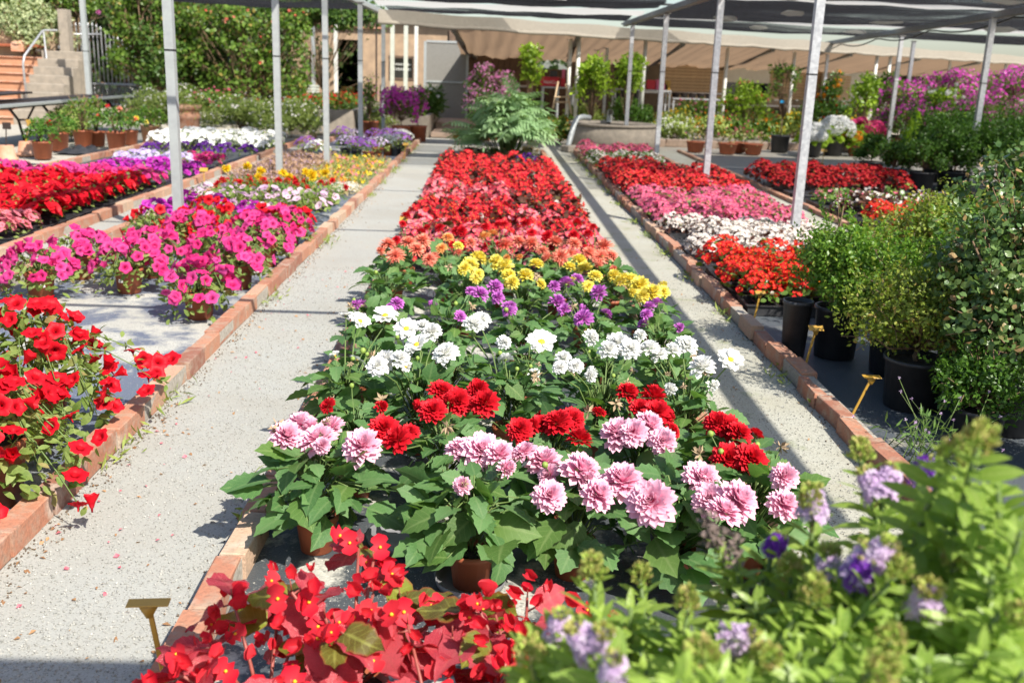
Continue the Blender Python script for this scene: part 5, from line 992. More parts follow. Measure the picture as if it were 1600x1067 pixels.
t = thing('big_terracotta_pot', 'large ribbed terracotta pot with white flowers right of the nearest post', 'pot', (x, y, 0)); ob('pot', mesh('pot', lathe([(.2, 0), (.24, .1), (.25, .3), (.27, .32), (.27, .38), (.25, .4), (.25, .46), (.29, .48), (.30, .56), (.26, .56), (.25, .5), (.01, .5)], 24, [0] * 10 + [1]), [MT['terra2'], MT['soil']]), t)
r = np.random.default_rng(9); ob('foliage', mesh('foliage', foliage(LEAF_N, 700, .36, .42, .09, r, .5, .8), LM['fine']), t, kind='stuff'); ob('blossom_cluster', mesh('blossom_cluster', blossoms(smallT(.02, 6), 60, .36, .42, r, .5), [PM['p_white'], YC]), t, kind='stuff')
for px, py, l in ((12, 251, 'weathered upturned terracotta pot with a stake in it, at the left frame edge'), (42, 244, 'pale upturned terracotta pot left of the red rose'), (55, 243, 'pale upturned terracotta pot half hidden behind the red rose pot')):
    x, y, _ = at(px, py); solo('terracotta_pot', lathe([(.13, 0), (.135, .04), (.115, .045), (.085, .2), (.06, .2), (.02, .195)], 20), MT['terra2'], l, 'pot', (x, y, 0), smooth=True)
    if px != 55:
        e = np.array([x, y, .19]); solo('plant_tag', join([tube([e, e + (.02 if px < 40 else .06, 0, .22)], .008, n=5), move(cbox(.11, .006, .09, .002), tr(e[0] + (.03 if px < 40 else .09), e[1], e[2] + .26))]), MT['yellow'] if px > 40 else MT['iron'], 'faded yellow tag on a thin stake left of the red rose' if px > 40 else 'dark tag stake in the upturned pot at the left edge', 'plant tag')
# crumpled black sheeting
for (px, py, w_, h_, l) in ((135, 241, .55, .14, 'crumpled black plastic sheet in front of the terracotta pots'), (30, 262, .6, .06, 'black plastic sheet lying by the upturned pots')):
    x, y, _ = at(px, py); r = np.random.default_rng(px); V = [(w_ * (i / 12 - .5) * 1.5, .4 * (j / 8 - .5), .01 + h_ * abs(math.sin(i * 1.1 + j * .7) * math.sin(j / 8 * 3.14) * math.sin(i / 12 * 3.14)) + r.random() * .012) for j in range(9) for i in range(13)]
    solo('black_sheeting', mkT(V, [(j * 13 + i, j * 13 + i + 1, (j + 1) * 13 + i + 1, (j + 1) * 13 + i) for j in range(8) for i in range(12)]), MT['black'], l, 'plastic sheet', (x, y, 0), smooth=True)
# ------------------------------------------------------------------ table along the left
t = thing('work_table', 'long low table with a grey edge and rusty angled iron legs at the left', 'table', (-7.3, 13.4, 0))
ob('tabletop', mesh('tabletop', move(cbox(.9, 6.8, .05, .008), tr(-.1, 3.2, .62, .02)), MT['iron']), t)
ob('edge_rail', mesh('edge_rail', move(cbox(.03, 6.9, .05, .006), tr(.38, 3.2, .645, .02)), MT['galvg']), t)
for dx, dy in ((-.3, .2), (.2, .4), (-.3, 3.2), (.2, 3.4), (-.3, 6.2), (.2, 6.2)): ob('leg', mesh('leg', tube([(dx - .25, dy, .6), (dx - .05, dy, .33), (dx + .02, dy, 0)], .022, n=6), MT['iron']), t); ob('brace', mesh('brace', tube([(dx + .25, dy, .6), (dx + .1, dy, .34), (dx - .05, dy, .33)], .018, n=6), MT['iron']), t)
solo('iron_plank', move(cbox(.35, 3.0, .03, .005), tr(-7.5, 15.3, .76, .1)), MT['iron'], 'dark plank lying raised on the long low table', 'plank')
# ------------------------------------------------------------------ steps, wall, handrail, gate
P0 = atY(-40, 165, 21.5); t = thing('garden_steps', 'terracotta tiled steps climbing at the far left', 'steps', (0, 0, 0)); ZS = atY(10, 168, 21.0)[2]
for i in range(-2, 6):
    y = 21.0 + .27 * i; a = atY(-6 + 6.4 * i, 160, y); b_ = atY(33 + 7.6 * i, 160, y); z0 = ZS + .165 * i; x0, x1 = a[0] - (1.2 if i == 0 else .5), b_[0]
    ob('riser', mesh('riser', move(cbox(x1 - x0, .25, .16, .004), tr((x0 + x1) / 2, y + .14, z0 + .08)), MT['stair']), t); ob('tread', mesh('tread', move(cbox(x1 - x0 + .02, .31, .022, .004), tr((x0 + x1) / 2, y + .13, z0 + .165)), MT['terra2']), t)
    xe = atY(112, 160, 21.6)[0]; ob('side_wall', mesh('side_wall', move(cbox(xe - x1 - .01, .262, .32 + z0 + .16, .01), tr((x1 + xe) / 2, y + .14, (.32 + z0 + .16) / 2 - .16)), MT['conc']), t)
xl = atY(70, 90, 23)[0]
t = thing('garden_wall', 'tan rendered wall with concrete pillar behind the steps', 'wall', (0, 0, 0))
xr = atY(108, 100, 22.7)[0]
ob('render', mesh('render', box((xr - 16) / 2, 22.95, .9, xr + 16, .3, 1.9), MT['plaster']), t); ob('pillar', mesh('pillar', move(cbox(.2, .24, 2.3, .01), tr(xr - .02, 22.7, 1.15)), MT['conc']), t)
ob('coping', mesh('coping', move(cbox(1.4, .4, .06, .01), tr(atY(18, 80, 22.7)[0], 22.72, 1.52)), MT['terra']), t)
ob('conduit', mesh('conduit', tube([atY(52, 84, 22.74), atY(60, 82, 22.74), atY(88, 82, 22.74), atY(94, 74, 22.74)], .02, n=6), MT['wire']), t); ob('socket_box', mesh('socket_box', move(cbox(.09, .06, .09, .01), tr(*atY(60, 80, 22.72))), MT['white']), t); ob('socket_box', mesh('socket_box', move(cbox(.06, .06, .07, .01), tr(*atY(94, 74, 22.72))), MT['white']), t)
pc = atY(30, 67, 22.6); solo('pillar_cap', join([move(cbox(.26, .26, .16, .01), tr(pc[0], pc[1], pc[2] - .11)), move(lathe([(.17, 0), (.16, .04), (.06, .07), (.001, .08)], 12), tr(pc[0], pc[1], pc[2] - .03))]), MT['terra2'], 'capped brick pier top at the wall above the steps', 'pier cap')
Q = lambda px, py, y: atY(px, py, y)
t = thing('handrail', 'bent steel handrail beside the terracotta steps', 'handrail'); ob('rail', mesh('rail', tube([Q(42, 160, 20.9), Q(36, 100, 20.9), Q(38, 88, 20.9), Q(66, 49, 22.3), Q(70, 48, 22.4), Q(90, 48, 22.5)], .022, n=8), MT['galv']), t); ob('upright', mesh('upright', tube([Q(68, 50, 22.3), Q(74, 105, 22.3), Q(80, 158, 21.2)], .018, n=8), MT['galv']), t)
t = thing('iron_gate', 'grey iron gate of spear topped vertical bars at the driveway', 'gate')
gy = lambda px: 23.0 + (px - 110) * .012
for i, px in enumerate(np.arange(113, 268, 6.3)):
    top = 45 + max(0, px - 160) * .62; top = min(top, 112); y = gy(px); a, b_ = Q(px - 4 + 8 * 0, 166, y), Q(px - 4, top, y); b_[0] = a[0]
    ob('bar', mesh('bar', tube([a, b_, b_ + (0, 0, .04), b_ + (0, 0, .05), b_ + (0, 0, .13)], [.013, .013, .013, .026, .002], n=6), MT['galv']), t)
    if i % 1 == 0 and px < 245: m_ = Q(px - 1, 130, y); ob('infill_bar', mesh('infill_bar', tube([(a[0] + .045, a[1], a[2]), (a[0] + .045, a[1], m_[2])], .008, n=5), MT['galv']), t)
for pa, pb in (((109, 54), (156, 54)), ((109, 130), (236, 134)), ((109, 164), (262, 164))): ob('cross_rail', mesh('cross_rail', tube([Q(*pa, gy(pa[0]) + .02), Q(*pb, gy(pb[0]) + .02)], .02, n=6), MT['galv']), t)
ob('gate_post', mesh('gate_post', move(cbox(.12, .12, 2.2, .01), tr(*(Q(107, 166, 23)[:2]), 1.05)), MT['galvg']), t)
solo('upper_fence', join([tube([Q(px, 13, 27), Q(px, -45, 27)], .02, n=6) for px in (38, 47, 55, 63)] + [tube([Q(34, 16, 27), Q(66, 18, 27)], .025, n=6)]), MT['galv'], 'pale railing half hidden in the ivy above the steps', 'railing')
# ------------------------------------------------------------------ greenery on the left
def crown(name, label, cat, px, py, Y, hw, hh, hd, leaf, lm, n, lsz, clumps, seed, trunk_px=None, fl=None, nf=0, fm=None, cl=.30, trunk=.05, group=None, shell=.62, **kw):
    c = atY(px, py, Y); base = np.array([c[0], Y, 0.0]); z0 = max(.05, c[2] - hh)
    if 'boxy' in kw: trunk = min(trunk, .05)
    return shrub(name, label, cat, base, (hw, hd, hh), leaf, lm, n, lsz, clumps, seed=seed, z0=z0, cl=cl, fl=fl, nf=nf, fm=fm, trunk=trunk, group=group, shell=shell, **kw)
LV = leafT(1, .8, 3, .4, .15, .25); LVs = leafT(1, .6, 2, .45, .15, .2)
crown('ivy_bush', 'variegated ivy bush spilling over the wall above the steps', 'ivy', 48, 50, 23.0, 1.15, .62, .45, LVs, 'varieg', 7600, .085, 70, 601, cl=.30)
crown('ivy_bush', 'dark green ivy mass above the variegated bush at the left frame edge', 'ivy', 10, 6, 25.5, 1.6, .9, .6, LVs, 'vine', 6000, .10, 60, 602, cl=.30)
crown('climbing_rose', 'yellow green climber with pink blooms above the gate pillar', 'climbing rose', 100, 4, 24.2, 1.0, .5, .5, LVs, 'vine', 5200, .085, 54, 603, fl=ball(.06, 50), nf=16, fm=PM['boup'], cl=.32)
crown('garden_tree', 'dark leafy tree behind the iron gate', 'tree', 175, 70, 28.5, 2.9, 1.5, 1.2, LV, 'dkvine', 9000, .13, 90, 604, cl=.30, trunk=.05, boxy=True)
crown('garden_tree', 'light green leafy tree right of the gate, left of the nearest post', 'tree', 238, 42, 22.6, .8, 1.0, .8, LV, 'vine', 4800, .09, 95, 605, cl=.26, trunk=.04, boxy=True)
crown('garden_tree', 'slender leafy tree drooping behind the nearest post', 'tree', 250, 95, 22.2, .5, .85, .6, LV, 'vine2', 2600, .09, 60, 614, cl=.30, trunk=.03, boxy=True)
crown('climbing_vine', 'bushy climber right of the nearest post at the low gate', 'vine', 312, 90, 23.2, 1.0, 1.25, .7, LV, 'vine2', 4200, .09, 95, 606, cl=.28, trunk=.02, boxy=True)
crown('climbing_vine', 'broad climbing vine hanging over its frame left of the bench', 'vine', 392, 92, 22.6, 1.35, 1.2, .7, LV, 'vine', 6200, .09, 130, 607, fl=ball(.045, 24), nf=36, fm=PM['d_salmon'], cl=.26, trunk=.02, boxy=True)
crown('climbing_vine', 'vine shoots trailing along the roof edge toward the dark doorway', 'vine', 500, 26, 23.5, 1.7, .30, .5, LV, 'vine2', 4200, .09, 64, 608, cl=.40, trunk=.012)
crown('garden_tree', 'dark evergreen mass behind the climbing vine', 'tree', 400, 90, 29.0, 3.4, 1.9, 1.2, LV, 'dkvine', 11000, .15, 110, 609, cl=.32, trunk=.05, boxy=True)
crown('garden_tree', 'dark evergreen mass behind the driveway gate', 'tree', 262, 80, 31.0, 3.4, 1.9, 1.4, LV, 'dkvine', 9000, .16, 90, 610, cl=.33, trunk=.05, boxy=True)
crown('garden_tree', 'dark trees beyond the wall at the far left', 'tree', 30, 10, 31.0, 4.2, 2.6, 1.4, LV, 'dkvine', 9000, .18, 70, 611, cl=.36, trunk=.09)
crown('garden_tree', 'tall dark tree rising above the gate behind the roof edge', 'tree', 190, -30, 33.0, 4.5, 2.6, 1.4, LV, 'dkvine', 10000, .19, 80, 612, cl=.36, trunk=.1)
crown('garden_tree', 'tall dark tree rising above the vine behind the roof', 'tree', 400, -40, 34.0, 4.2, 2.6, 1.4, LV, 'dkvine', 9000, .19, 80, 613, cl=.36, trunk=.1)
wd = smallT(.024, 6, .1, .9)
for i, (px, py, Y, hw, hh, l) in enumerate(((375, 190, 19.6, .85, .30, 'bush dotted with tiny white flowers behind the white petunias'), (455, 192, 19.4, .75, .30, 'bush dotted with tiny white flowers left of the raised brick planter'), (250, 172, 19.5, .8, .34, 'white dotted bush behind the terracotta pots'), (595, 195, 21.0, .5, .24, 'white dotted bush between the raised planter and the bougainvillea'), (112, 214, 16.8, .3, .22, 'small white dotted plant between the terracotta pots'))):
    crown('daisy_bush', l, 'daisy bush', px, py, Y, hw, hh, .5, LEAF_N, 'fine', 5200, .10, 40, 620 + i, fl=wd, nf=260 if i < 4 else 70, fm=[PM['p_white'], YC], cl=.38, trunk=.01)
crown('red_flower_bush', 'low bush with deep pink flowers below the climbing vine', 'flower bush', 330, 160, 21.5, .7, .18, .4, LEAF_O, 'vine', 1500, .08, 20, 630, fl=ball(.035, 30), nf=60, fm=PM['b_pink'], cl=.4, trunk=.01)
# bench
t = thing('garden_bench', 'pale green slatted bench by the vine and the doorway', 'bench', (0, 0, 0)); c = atY(468, 152, 25.5); zb = c[2]
for k in range(6): ob('back_slat', mesh('back_slat', move(cbox(.95, .02, .05, .005), tr(c[0], 25.6, zb - .10 + .075 * k)), MT['bench']), t)
for k in range(3): ob('seat_slat', mesh('seat_slat', move(cbox(.95, .09, .025, .005), tr(c[0], 25.18 + .12 * k, zb - .18)), MT['bench']), t)
for s_ in (-.42, .42): ob('leg', mesh('leg', box(c[0] + s_, 25.4, (zb - .18) / 2, .05, .45, zb - .2), MT['bench']), t)
# ------------------------------------------------------------------ tan building with dark doorway
YB = 28.0; X = lambda px, Y=YB: atY(px, 110, Y)[0]; Zp = lambda py, px=580, Y=YB: atY(px, py, Y)[2]
t = thing('tan_building', 'tan plastered building with an open dark doorway and a dark window', 'building', (0, 0, 0)); z1 = Zp(64); zt = Zp(28); th = .25
def wallbox(pa, pb, za, zb_): return box((X(pa) + X(pb)) / 2, YB + th / 2, (za + zb_) / 2, X(pb) - X(pa), th, zb_ - za)
zw0, zw1 = Zp(124), Zp(86)
ob('wall', mesh('wall', join([wallbox(455, 524, 0, z1), wallbox(566, 608, 0, z1), wallbox(608, 648, 0, zw0), wallbox(608, 648, zw1, z1), wallbox(648, 735, 0, z1), wallbox(455, 735, z1 + .002, zt)]), MT['plaster']), t)
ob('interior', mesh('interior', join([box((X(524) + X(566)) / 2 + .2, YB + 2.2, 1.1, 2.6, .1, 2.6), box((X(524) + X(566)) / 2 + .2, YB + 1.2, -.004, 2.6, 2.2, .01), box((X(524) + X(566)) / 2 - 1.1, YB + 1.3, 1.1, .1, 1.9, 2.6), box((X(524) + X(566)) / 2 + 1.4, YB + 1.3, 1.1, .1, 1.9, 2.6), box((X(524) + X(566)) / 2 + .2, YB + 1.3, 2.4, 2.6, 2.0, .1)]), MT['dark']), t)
wf_ = ob('window', mesh('window', join([box((X(608) + X(648)) / 2, YB + .05, zw0 + .03, X(648) - X(608), .14, .06), box((X(608) + X(648)) / 2, YB + .05, zw1 - .03, X(648) - X(608), .14, .06), box(X(608) + .03, YB + .05, (zw0 + zw1) / 2, .06, .14, zw1 - zw0 - .13), box(X(648) - .03, YB + .05, (zw0 + zw1) / 2, .06, .14, zw1 - zw0 - .13)]), MT['wood']), t); ob('pane', mesh('pane', box((X(608) + X(648)) / 2, YB + .1, (zw0 + zw1) / 2, X(648) - X(608) - .1, .02, zw1 - zw0 - .1), MT['glass']), wf_)
rr = random.Random(3); ob('lettering', mesh('lettering', join([box(X(612) + .062 * k, YB + .084, zw1 - .22 - (k % 2) * .0 - .13 * rw, .034, .004, rr.uniform(.03, .07)) for rw in (0, 1) for k in range(9)]), MT['panel']), wf_)
for k in range(3): ob('shelf', mesh('shelf', box(X(549), YB + 1.0, .5 + .45 * k, .5, .5, .03), MT['wood']), t)
ob('lintel_tile', mesh('lintel_tile', box((X(500) + X(600)) / 2, YB - .06, zt - .2, X(600) - X(500), .1, .16), MT['terra2']), t); ob('roof_slab', mesh('roof_slab', box((X(455) + X(735)) / 2, YB + .3, zt + .06, X(735) - X(455) + .3, 1.2, .1), MT['conc']), t)
solo('yellow_crate', move(cbox(.4, .3, .22, .01), tr(X(536), YB + 1.0, .66 + .0)), MT['yellow'], 'yellow box on a shelf inside the dark doorway', 'box')
solo('tool_bundle', join([box(X(537), YB - .35, .16, .4, .3, .3), tube([(X(531), YB - .4, .3), (X(528), YB - .4, .55)], .02, n=6)]), MT['black'], 'dark blue green bundle on the ground before the doorway', 'bundle')
for px, l, m_ in ((490, 'grey door post left of the bench', 'galvg'), (525, 'weathered white door post at the dark doorway', 'pvc'), (588, 'thin dark pole in front of the tan wall', 'iron'), (613, 'pale timber post left of the dark window', 'bench'), (634, 'pale timber post in front of the dark window', 'bench'), (650, 'white corner post beside the plastic door', 'pvc')):
    y = YB - 1.2 if px not in (613, 634) else 24.5; solo('timber_post', move(cbox(.09 if m_ != 'iron' else .04, .09 if m_ != 'iron' else .04, 2.5, .008), tr(X(px, y), y, 1.25)), MT[m_], l, 'post')
# plastic sheet door
t = thing('plastic_door', 'grey door of clouded plastic sheet in a steel frame', 'door', (0, 0, 0)); yd = 25.0; xa, xb = X(664, yd), X(730, yd); za, zb_ = Zp(190, 700, yd), Zp(66, 700, yd)
ob('sheet', mesh('sheet', box((xa + xb) / 2, yd, (za + zb_) / 2, xb - xa - .06, .012, zb_ - za - .06), MT['poly']), t)
for nm, q in (('stile', box(xa, yd, (za + zb_) / 2, .06, .05, zb_ - za)), ('stile', box(xb, yd, (za + zb_) / 2, .06, .05, zb_ - za)), ('rail', box((xa + xb) / 2, yd, zb_, xb - xa - .062, .05, .05)), ('rail', box((xa + xb) / 2, yd, za, xb - xa - .062, .05, .05)), ('rail', box((xa + xb) / 2, yd - .005, za + (zb_ - za) * .5, xb - xa - .062, .05, .04))): ob(nm, mesh(nm, q, MT['galvg']), t)
# planters and landing
def planter(x0, x1, y0, y1, h, label, seed, fm, H=.3):
    t = thing('raised_planter', label, 'planter', (0, 0, 0)); th = .1
    for nm, q in (('side_wall', box((x0 + x1) / 2, y0 + th / 2, h / 2, x1 - x0, th, h)), ('side_wall', box((x0 + x1) / 2, y1 - th / 2, h / 2, x1 - x0, th, h)), ('side_wall', box(x0 + th / 2, (y0 + y1) / 2, h / 2 - .003, th, y1 - y0 - 2 * th, h)), ('side_wall', box(x1 - th / 2, (y0 + y1) / 2, h / 2 - .003, th, y1 - y0 - 2 * th, h))): ob(nm, mesh(nm, q, MT['conc']), t)
    ob('soil', mesh('soil', box((x0 + x1) / 2, (y0 + y1) / 2, h * .45, x1 - x0 - 2 * th - .01, y1 - y0 - 2 * th - .01, h * .8), MT['soil']), t)
    r = np.random.default_rng(seed); n = 1500; P = np.stack([r.uniform(x0 + .12, x1 - .12, n), r.uniform(y0 + .12, y1 - .12, n), h + r.random(n) * H * .6], 1)
    stuff('planter_greenery', join([rep(LEAF_O, frames(P, r.normal(size=(n, 3)) + (0, 0, .4), r.normal(size=(n, 3)) * .5 + (0, 0, 1), .10), r.random(n)), setmi(rep(ball(.035, 14), faceup(P[:220] + (0, -.02, .06), np.tile((0, -.3, 1.0), (220, 1))), r.random(220)), 1)]), [LM['vine'], fm], 'greenery and small flowers growing in the ' + label[:44].rsplit(' ', 1)[0], 'planter greenery')
planter(-4.3, -2.75, 20.3, 25.5, .5, 'long concrete planter of red flowers before the doorway', 5, PM['d_red'])
planter(-2.45, -1.28, 20.75, 24.6, .42, 'concrete planter of lilies beside the steps to the door', 6, PM['d_orange'], .2)
solo('door_step', join([move(cbox(.9, 2.0, .10, .01), tr(-.78, 21.8, .05)), move(cbox(.9, 2.2, .2, .01), tr(-.80, 23.95, .10))]), MT['stone'], 'low sandy stone steps leading to the plastic door', 'steps')
crown('lily_plant', 'dark leafy lily with white blooms in the planter by the plastic door', 'lily', 672, 165, 22.6, .38, .42, .35, LEAF_N, 'dkbox', 2200, .14, 24, 640, fl=smallT(.06, 6, -.2, .5), nf=10, fm=[PM['p_white'], YC], cl=.4, trunk=.012)
bt = smallT(.032, 3, -.15, .95, False)
def bougain(label, px, py, Y, hw, hh, hd, nf, key, seed, n=1700, lm='vine', pot=True, cl=.34, clumps=30, lsz=.06):
    c = atY(px, py, Y); s_ = shrub('bougainvillea', label, 'bougainvillea', (c[0], Y, 0), (hw, hd, hh), LVs, lm, n, lsz, clumps, (.19, .30) if pot else None, 'terra', seed=seed, z0=max(.1, c[2] - hh), cl=cl, fl=bt, nf=nf, fm=PM[key], twig='twig', trunk=.012, shell=.7); return s_
bougain('potted magenta bougainvillea in front of the plastic door', 627, 172, 19.3, .46, .42, .35, 1100, 'bou', 650, n=1100)
bougain('thin pale bougainvillea on canes beside the magenta one', 652, 168, 19.5, .2, .45, .2, 60, 'boup', 651, n=420)
bougain('tall pink bougainvillea on a pole right of the plastic door', 756, 148, 20.5, .34, .62, .3, 420, 'boup', 652, n=1100)
bougain('pink bougainvillea trained on canes behind the grey green shrub', 786, 150, 20.8, .28, .52, .3, 380, 'boup', 653, n=700)
bougain('spindly bougainvillea climbing a thin pole by the third grey post', 577, 165, 20.5, .16, .62, .16, 40, 'boup', 654, n=420)
for i, (px, py, Y, hw, hh, nf, l) in enumerate(((1408, 172, 21, .55, .62, 600, 'magenta bougainvillea left of the galvanised post'), (1440, 165, 22, .6, .65, 420, 'thin magenta bougainvillea with white blooms next to it'), (1490, 155, 21, .75, .62, 1250, 'fullest magenta bougainvillea in the middle of the row'), (1540, 165, 22, .7, .7, 850, 'magenta bougainvillea behind the right-hand post'), (1585, 160, 21, .75, .7, 1050, 'magenta bougainvillea at the right frame edge'), (1515, 185, 19.5, .8, .4, 500, 'low magenta bougainvillea above the dense shrubs'), (1450, 190, 20, .7, .4, 420, 'low dark bougainvillea above the cone conifers'))):
    bougain(l, px, py, Y, hw, hh, .5, nf, 'bou', 660 + i, n=2100, clumps=46, cl=.26)
crown('white_flower_shrub', 'leafy shrub with white bloom clusters among the bougainvilleas', 'flower shrub', 1470, 170, 20.2, .5, .5, .3, LVs, 'citrus', 900, .08, 26, 670, fl=ball(.05, 24), nf=40, fm=PM['p_white'], cl=.3, trunk=.012)
# ------------------------------------------------------------------ under the canopy: walls, shelves, bins
def onback(px, back=6.9):
    d = ray(px, 115); k = d[0] / d[1]; u = (k * (FA[1] + back) - FA[0]) / (FD[0] - k * FD[1]); x, y = fas(u, back); return x, y
def backwall(pa, pb, z0, z1, mat, name, label, cat, n=1, back=6.9, gap=.012, partname='board', depth=.05, hor=True):
    (xa, ya), (xb, yb) = onback(pa, back), onback(pb, back); L = math.hypot(xb - xa, yb - ya); rz = math.atan2(yb - ya, xb - xa); t = thing(name, label, cat, ((xa + xb) / 2, (ya + yb) / 2, 0), rz)
    if hor:
        h = (z1 - z0) / n; me = mesh(partname, cbox(L, depth, h - gap, .006), MT[mat])
        for k in range(n): ob(partname, me, t, tr(0, random.uniform(-.006, .006), z0 + h * (k + .5)))
    else:
        w_ = L / n; me = mesh(partname, cbox(w_ - gap, depth, z1 - z0, .006), MT[mat])
        for k in range(n): ob(partname, me, t, tr(-L / 2 + w_ * (k + .5), random.uniform(-.006, .006), (z0 + z1) / 2))
    if n > 1: ob('backing', mesh('backing', box(0, depth * .9, (z0 + z1) / 2, L, .03, z1 - z0), MT['wood']), t)
    return t
backwall(700, 832, 0, 2.3, 'wood', 'board_wall', 'brown vertical board wall behind the pink bougainvillea', 'wall', 14, hor=False); backwall(832, 890, 0, 1.45, 'wood', 'board_wall', 'brown board wall below the bright gap by the red crate', 'wall', 7, hor=False)
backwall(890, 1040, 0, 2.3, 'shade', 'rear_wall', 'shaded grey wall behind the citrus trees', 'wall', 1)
backwall(1038, 1136, .75, 2.3, 'slat', 'slat_wall', 'wall of pale horizontal boards left of the dark doorway', 'wall', 16); backwall(1038, 1136, 0, .74, 'conc', 'low_wall', 'grey base wall under the pale boards left of the doorway', 'wall')
backwall(1203, 1302, .75, 2.3, 'slat', 'slat_wall', 'wall of pale horizontal boards right of the dark doorway', 'wall', 16); backwall(1203, 1302, 0, .74, 'conc', 'low_wall', 'grey base wall under the pale boards right of the doorway', 'wall')
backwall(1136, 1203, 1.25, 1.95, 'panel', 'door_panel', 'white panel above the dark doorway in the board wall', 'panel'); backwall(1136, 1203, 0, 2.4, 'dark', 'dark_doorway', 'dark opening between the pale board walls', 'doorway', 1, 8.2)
backwall(1302, 1372, .55, 1.75, 'panel', 'storage_container', 'pale storage container with a louvred side', 'container', 1, 6.2, depth=.9)
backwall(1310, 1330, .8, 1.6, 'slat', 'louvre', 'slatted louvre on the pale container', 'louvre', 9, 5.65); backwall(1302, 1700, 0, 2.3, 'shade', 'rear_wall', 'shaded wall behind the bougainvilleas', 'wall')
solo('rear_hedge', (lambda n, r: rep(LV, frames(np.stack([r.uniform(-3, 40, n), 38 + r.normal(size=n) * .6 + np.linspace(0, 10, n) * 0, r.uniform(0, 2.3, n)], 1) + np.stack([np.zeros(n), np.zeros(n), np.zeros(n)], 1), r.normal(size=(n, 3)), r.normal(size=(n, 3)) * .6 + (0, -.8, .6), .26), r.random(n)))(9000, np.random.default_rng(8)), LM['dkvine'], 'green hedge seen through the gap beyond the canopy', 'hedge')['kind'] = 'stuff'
def bench_rack(px0, px1, py, Y, label, cat='rack'):
    a, b_ = atY(px0, py, Y), atY(px1, py, Y); z = (a[2] + b_[2]) / 2; t = thing('steel_rack', label, cat, (0, 0, 0)); ob('top', mesh('top', box((a[0] + b_[0]) / 2, Y, z, b_[0] - a[0], .6, .03), MT['galv']), t)
    for x in (a[0] + .03, b_[0] - .03, (a[0] + b_[0]) / 2):
        for dy in (-.26, .26): ob('leg', mesh('leg', box(x, Y + dy, (z - .017) / 2, .035, .035, z - .034), MT['galv']), t)
    return z
z = bench_rack(846, 897, 137, 23.2, 'steel rack carrying the red crate'); a = atY(859, 129, 23.0)
t = thing('red_crate', 'red plastic crate with pale lettering on the steel rack', 'crate', (a[0], 23.1, z + .017)); ob('body', mesh('body', join([move(cbox(.42, .3, .19, .012), tr(0, 0, .095)), box(0, 0, .195, .45, .33, .02)]), MT['redp']), t); ob('body_end', mesh('body_end', move(cbox(.1, .3, .18, .01), tr(.30, .05, .09)), MT['redp']), t)
fc = bpy.data.curves.new('lettering', 'FONT'); fc.body = 'NetiCa'; fc.size = .095; fc.align_x = 'CENTER'; fc.extrude = .001; fc.materials.append(MT['white']); fo_ = bpy.data.objects.new('lettering', fc); COL.objects.link(fo_)
bpy.context.view_layer.update(); tm = bpy.data.meshes.new_from_object(fo_.evaluated_get(bpy.context.evaluated_depsgraph_get())); bpy.data.objects.remove(fo_); lt = ob('lettering', tm, t); lt.location = (0, -.154, .065); lt.rotation_euler = (math.pi / 2, 0, 0)
solo('dark_box', move(cbox(.16, .2, .14, .01), tr(a[0] + .08, 23.1, z + .29)), MT['black'], 'dark box standing on the red crate', 'box'); solo('rose_box', move(cbox(.07, .1, .2, .01), tr(a[0] + .31, 23.15, z + .30)), MT['pink'], 'small rose coloured box beside the dark box', 'box')
z = bench_rack(958, 1046, 141, 24.6, 'long steel rack carrying bright packages behind the citrus trees')
for px, w_, h_, m_, l in ((1017, .2, .22, 'redp', 'red package left on the long steel rack'), (1022, .10, .2, 'paleblue', 'blue package between red and pink on the rack'), (1029, .12, .24, 'pink', 'pink package on the long steel rack'), (1038, .14, .14, 'pink', 'low rose package toward the right of the rack'), (1043, .12, .22, 'yellow', 'mustard topped package at the right end of the rack')):
    a = atY(px, 130, 24.5 + (.3 if m_ == 'paleblue' else 0)); solo('package', move(cbox(w_, .15, h_, .01), tr(a[0], a[1], z + .02 + h_ / 2)), MT[m_], l, 'package')
for px, l in ((975, 'tall black bin left of the second citrus tree'), (994, 'tall black bin right of the second citrus tree'), (914, 'tall black bin behind the first citrus tree')):
    y = 25.6; a = atY(px, 135, y); t = thing('black_bin', l, 'bin', (a[0], y, 0)); ob('body', mesh('body', lathe([(.18, .0), (.24, 1.45), (.26, 1.46), (.26, 1.5), (.2, 1.5)], 4), MT['black'], False), t); ob('lid', mesh('lid', move(cbox(.4, .4, .05, .01), tr(0, 0, 1.53, .785)), MT['black']), t); ob('sticker', mesh('sticker', box(.0, -.185, 1.1, .08, .006, .06), MT['white']), t)
z = bench_rack(1048, 1122, 155, 25.0, 'low bench of empty pots in front of the pale boards')
for k in range(5):
    a = atY(1056 + 13 * k, 150, 25.0); solo('empty_pot', potT(.1, .12, n=10), [MT['iron'], MT['soil']], 'dark empty pot on the low bench, %s' % ORD[k], 'pot', (a[0], 25.0, z + .02), 'empty pots on the low bench', True)
solo('wooden_easel', join([tube([atY(864, 170, 22), atY(872, 128, 22.2)], .02, n=6), tube([atY(893, 178, 22), atY(884, 132, 22.2)], .02, n=6), tube([atY(866, 152, 22.05), atY(890, 152, 22.05)], .015, n=6), tube([atY(866, 160, 22.02), atY(891, 160, 22.02)], .015, n=6)]), MT['slat'], 'thin wooden trestle under the red crate', 'trestle')
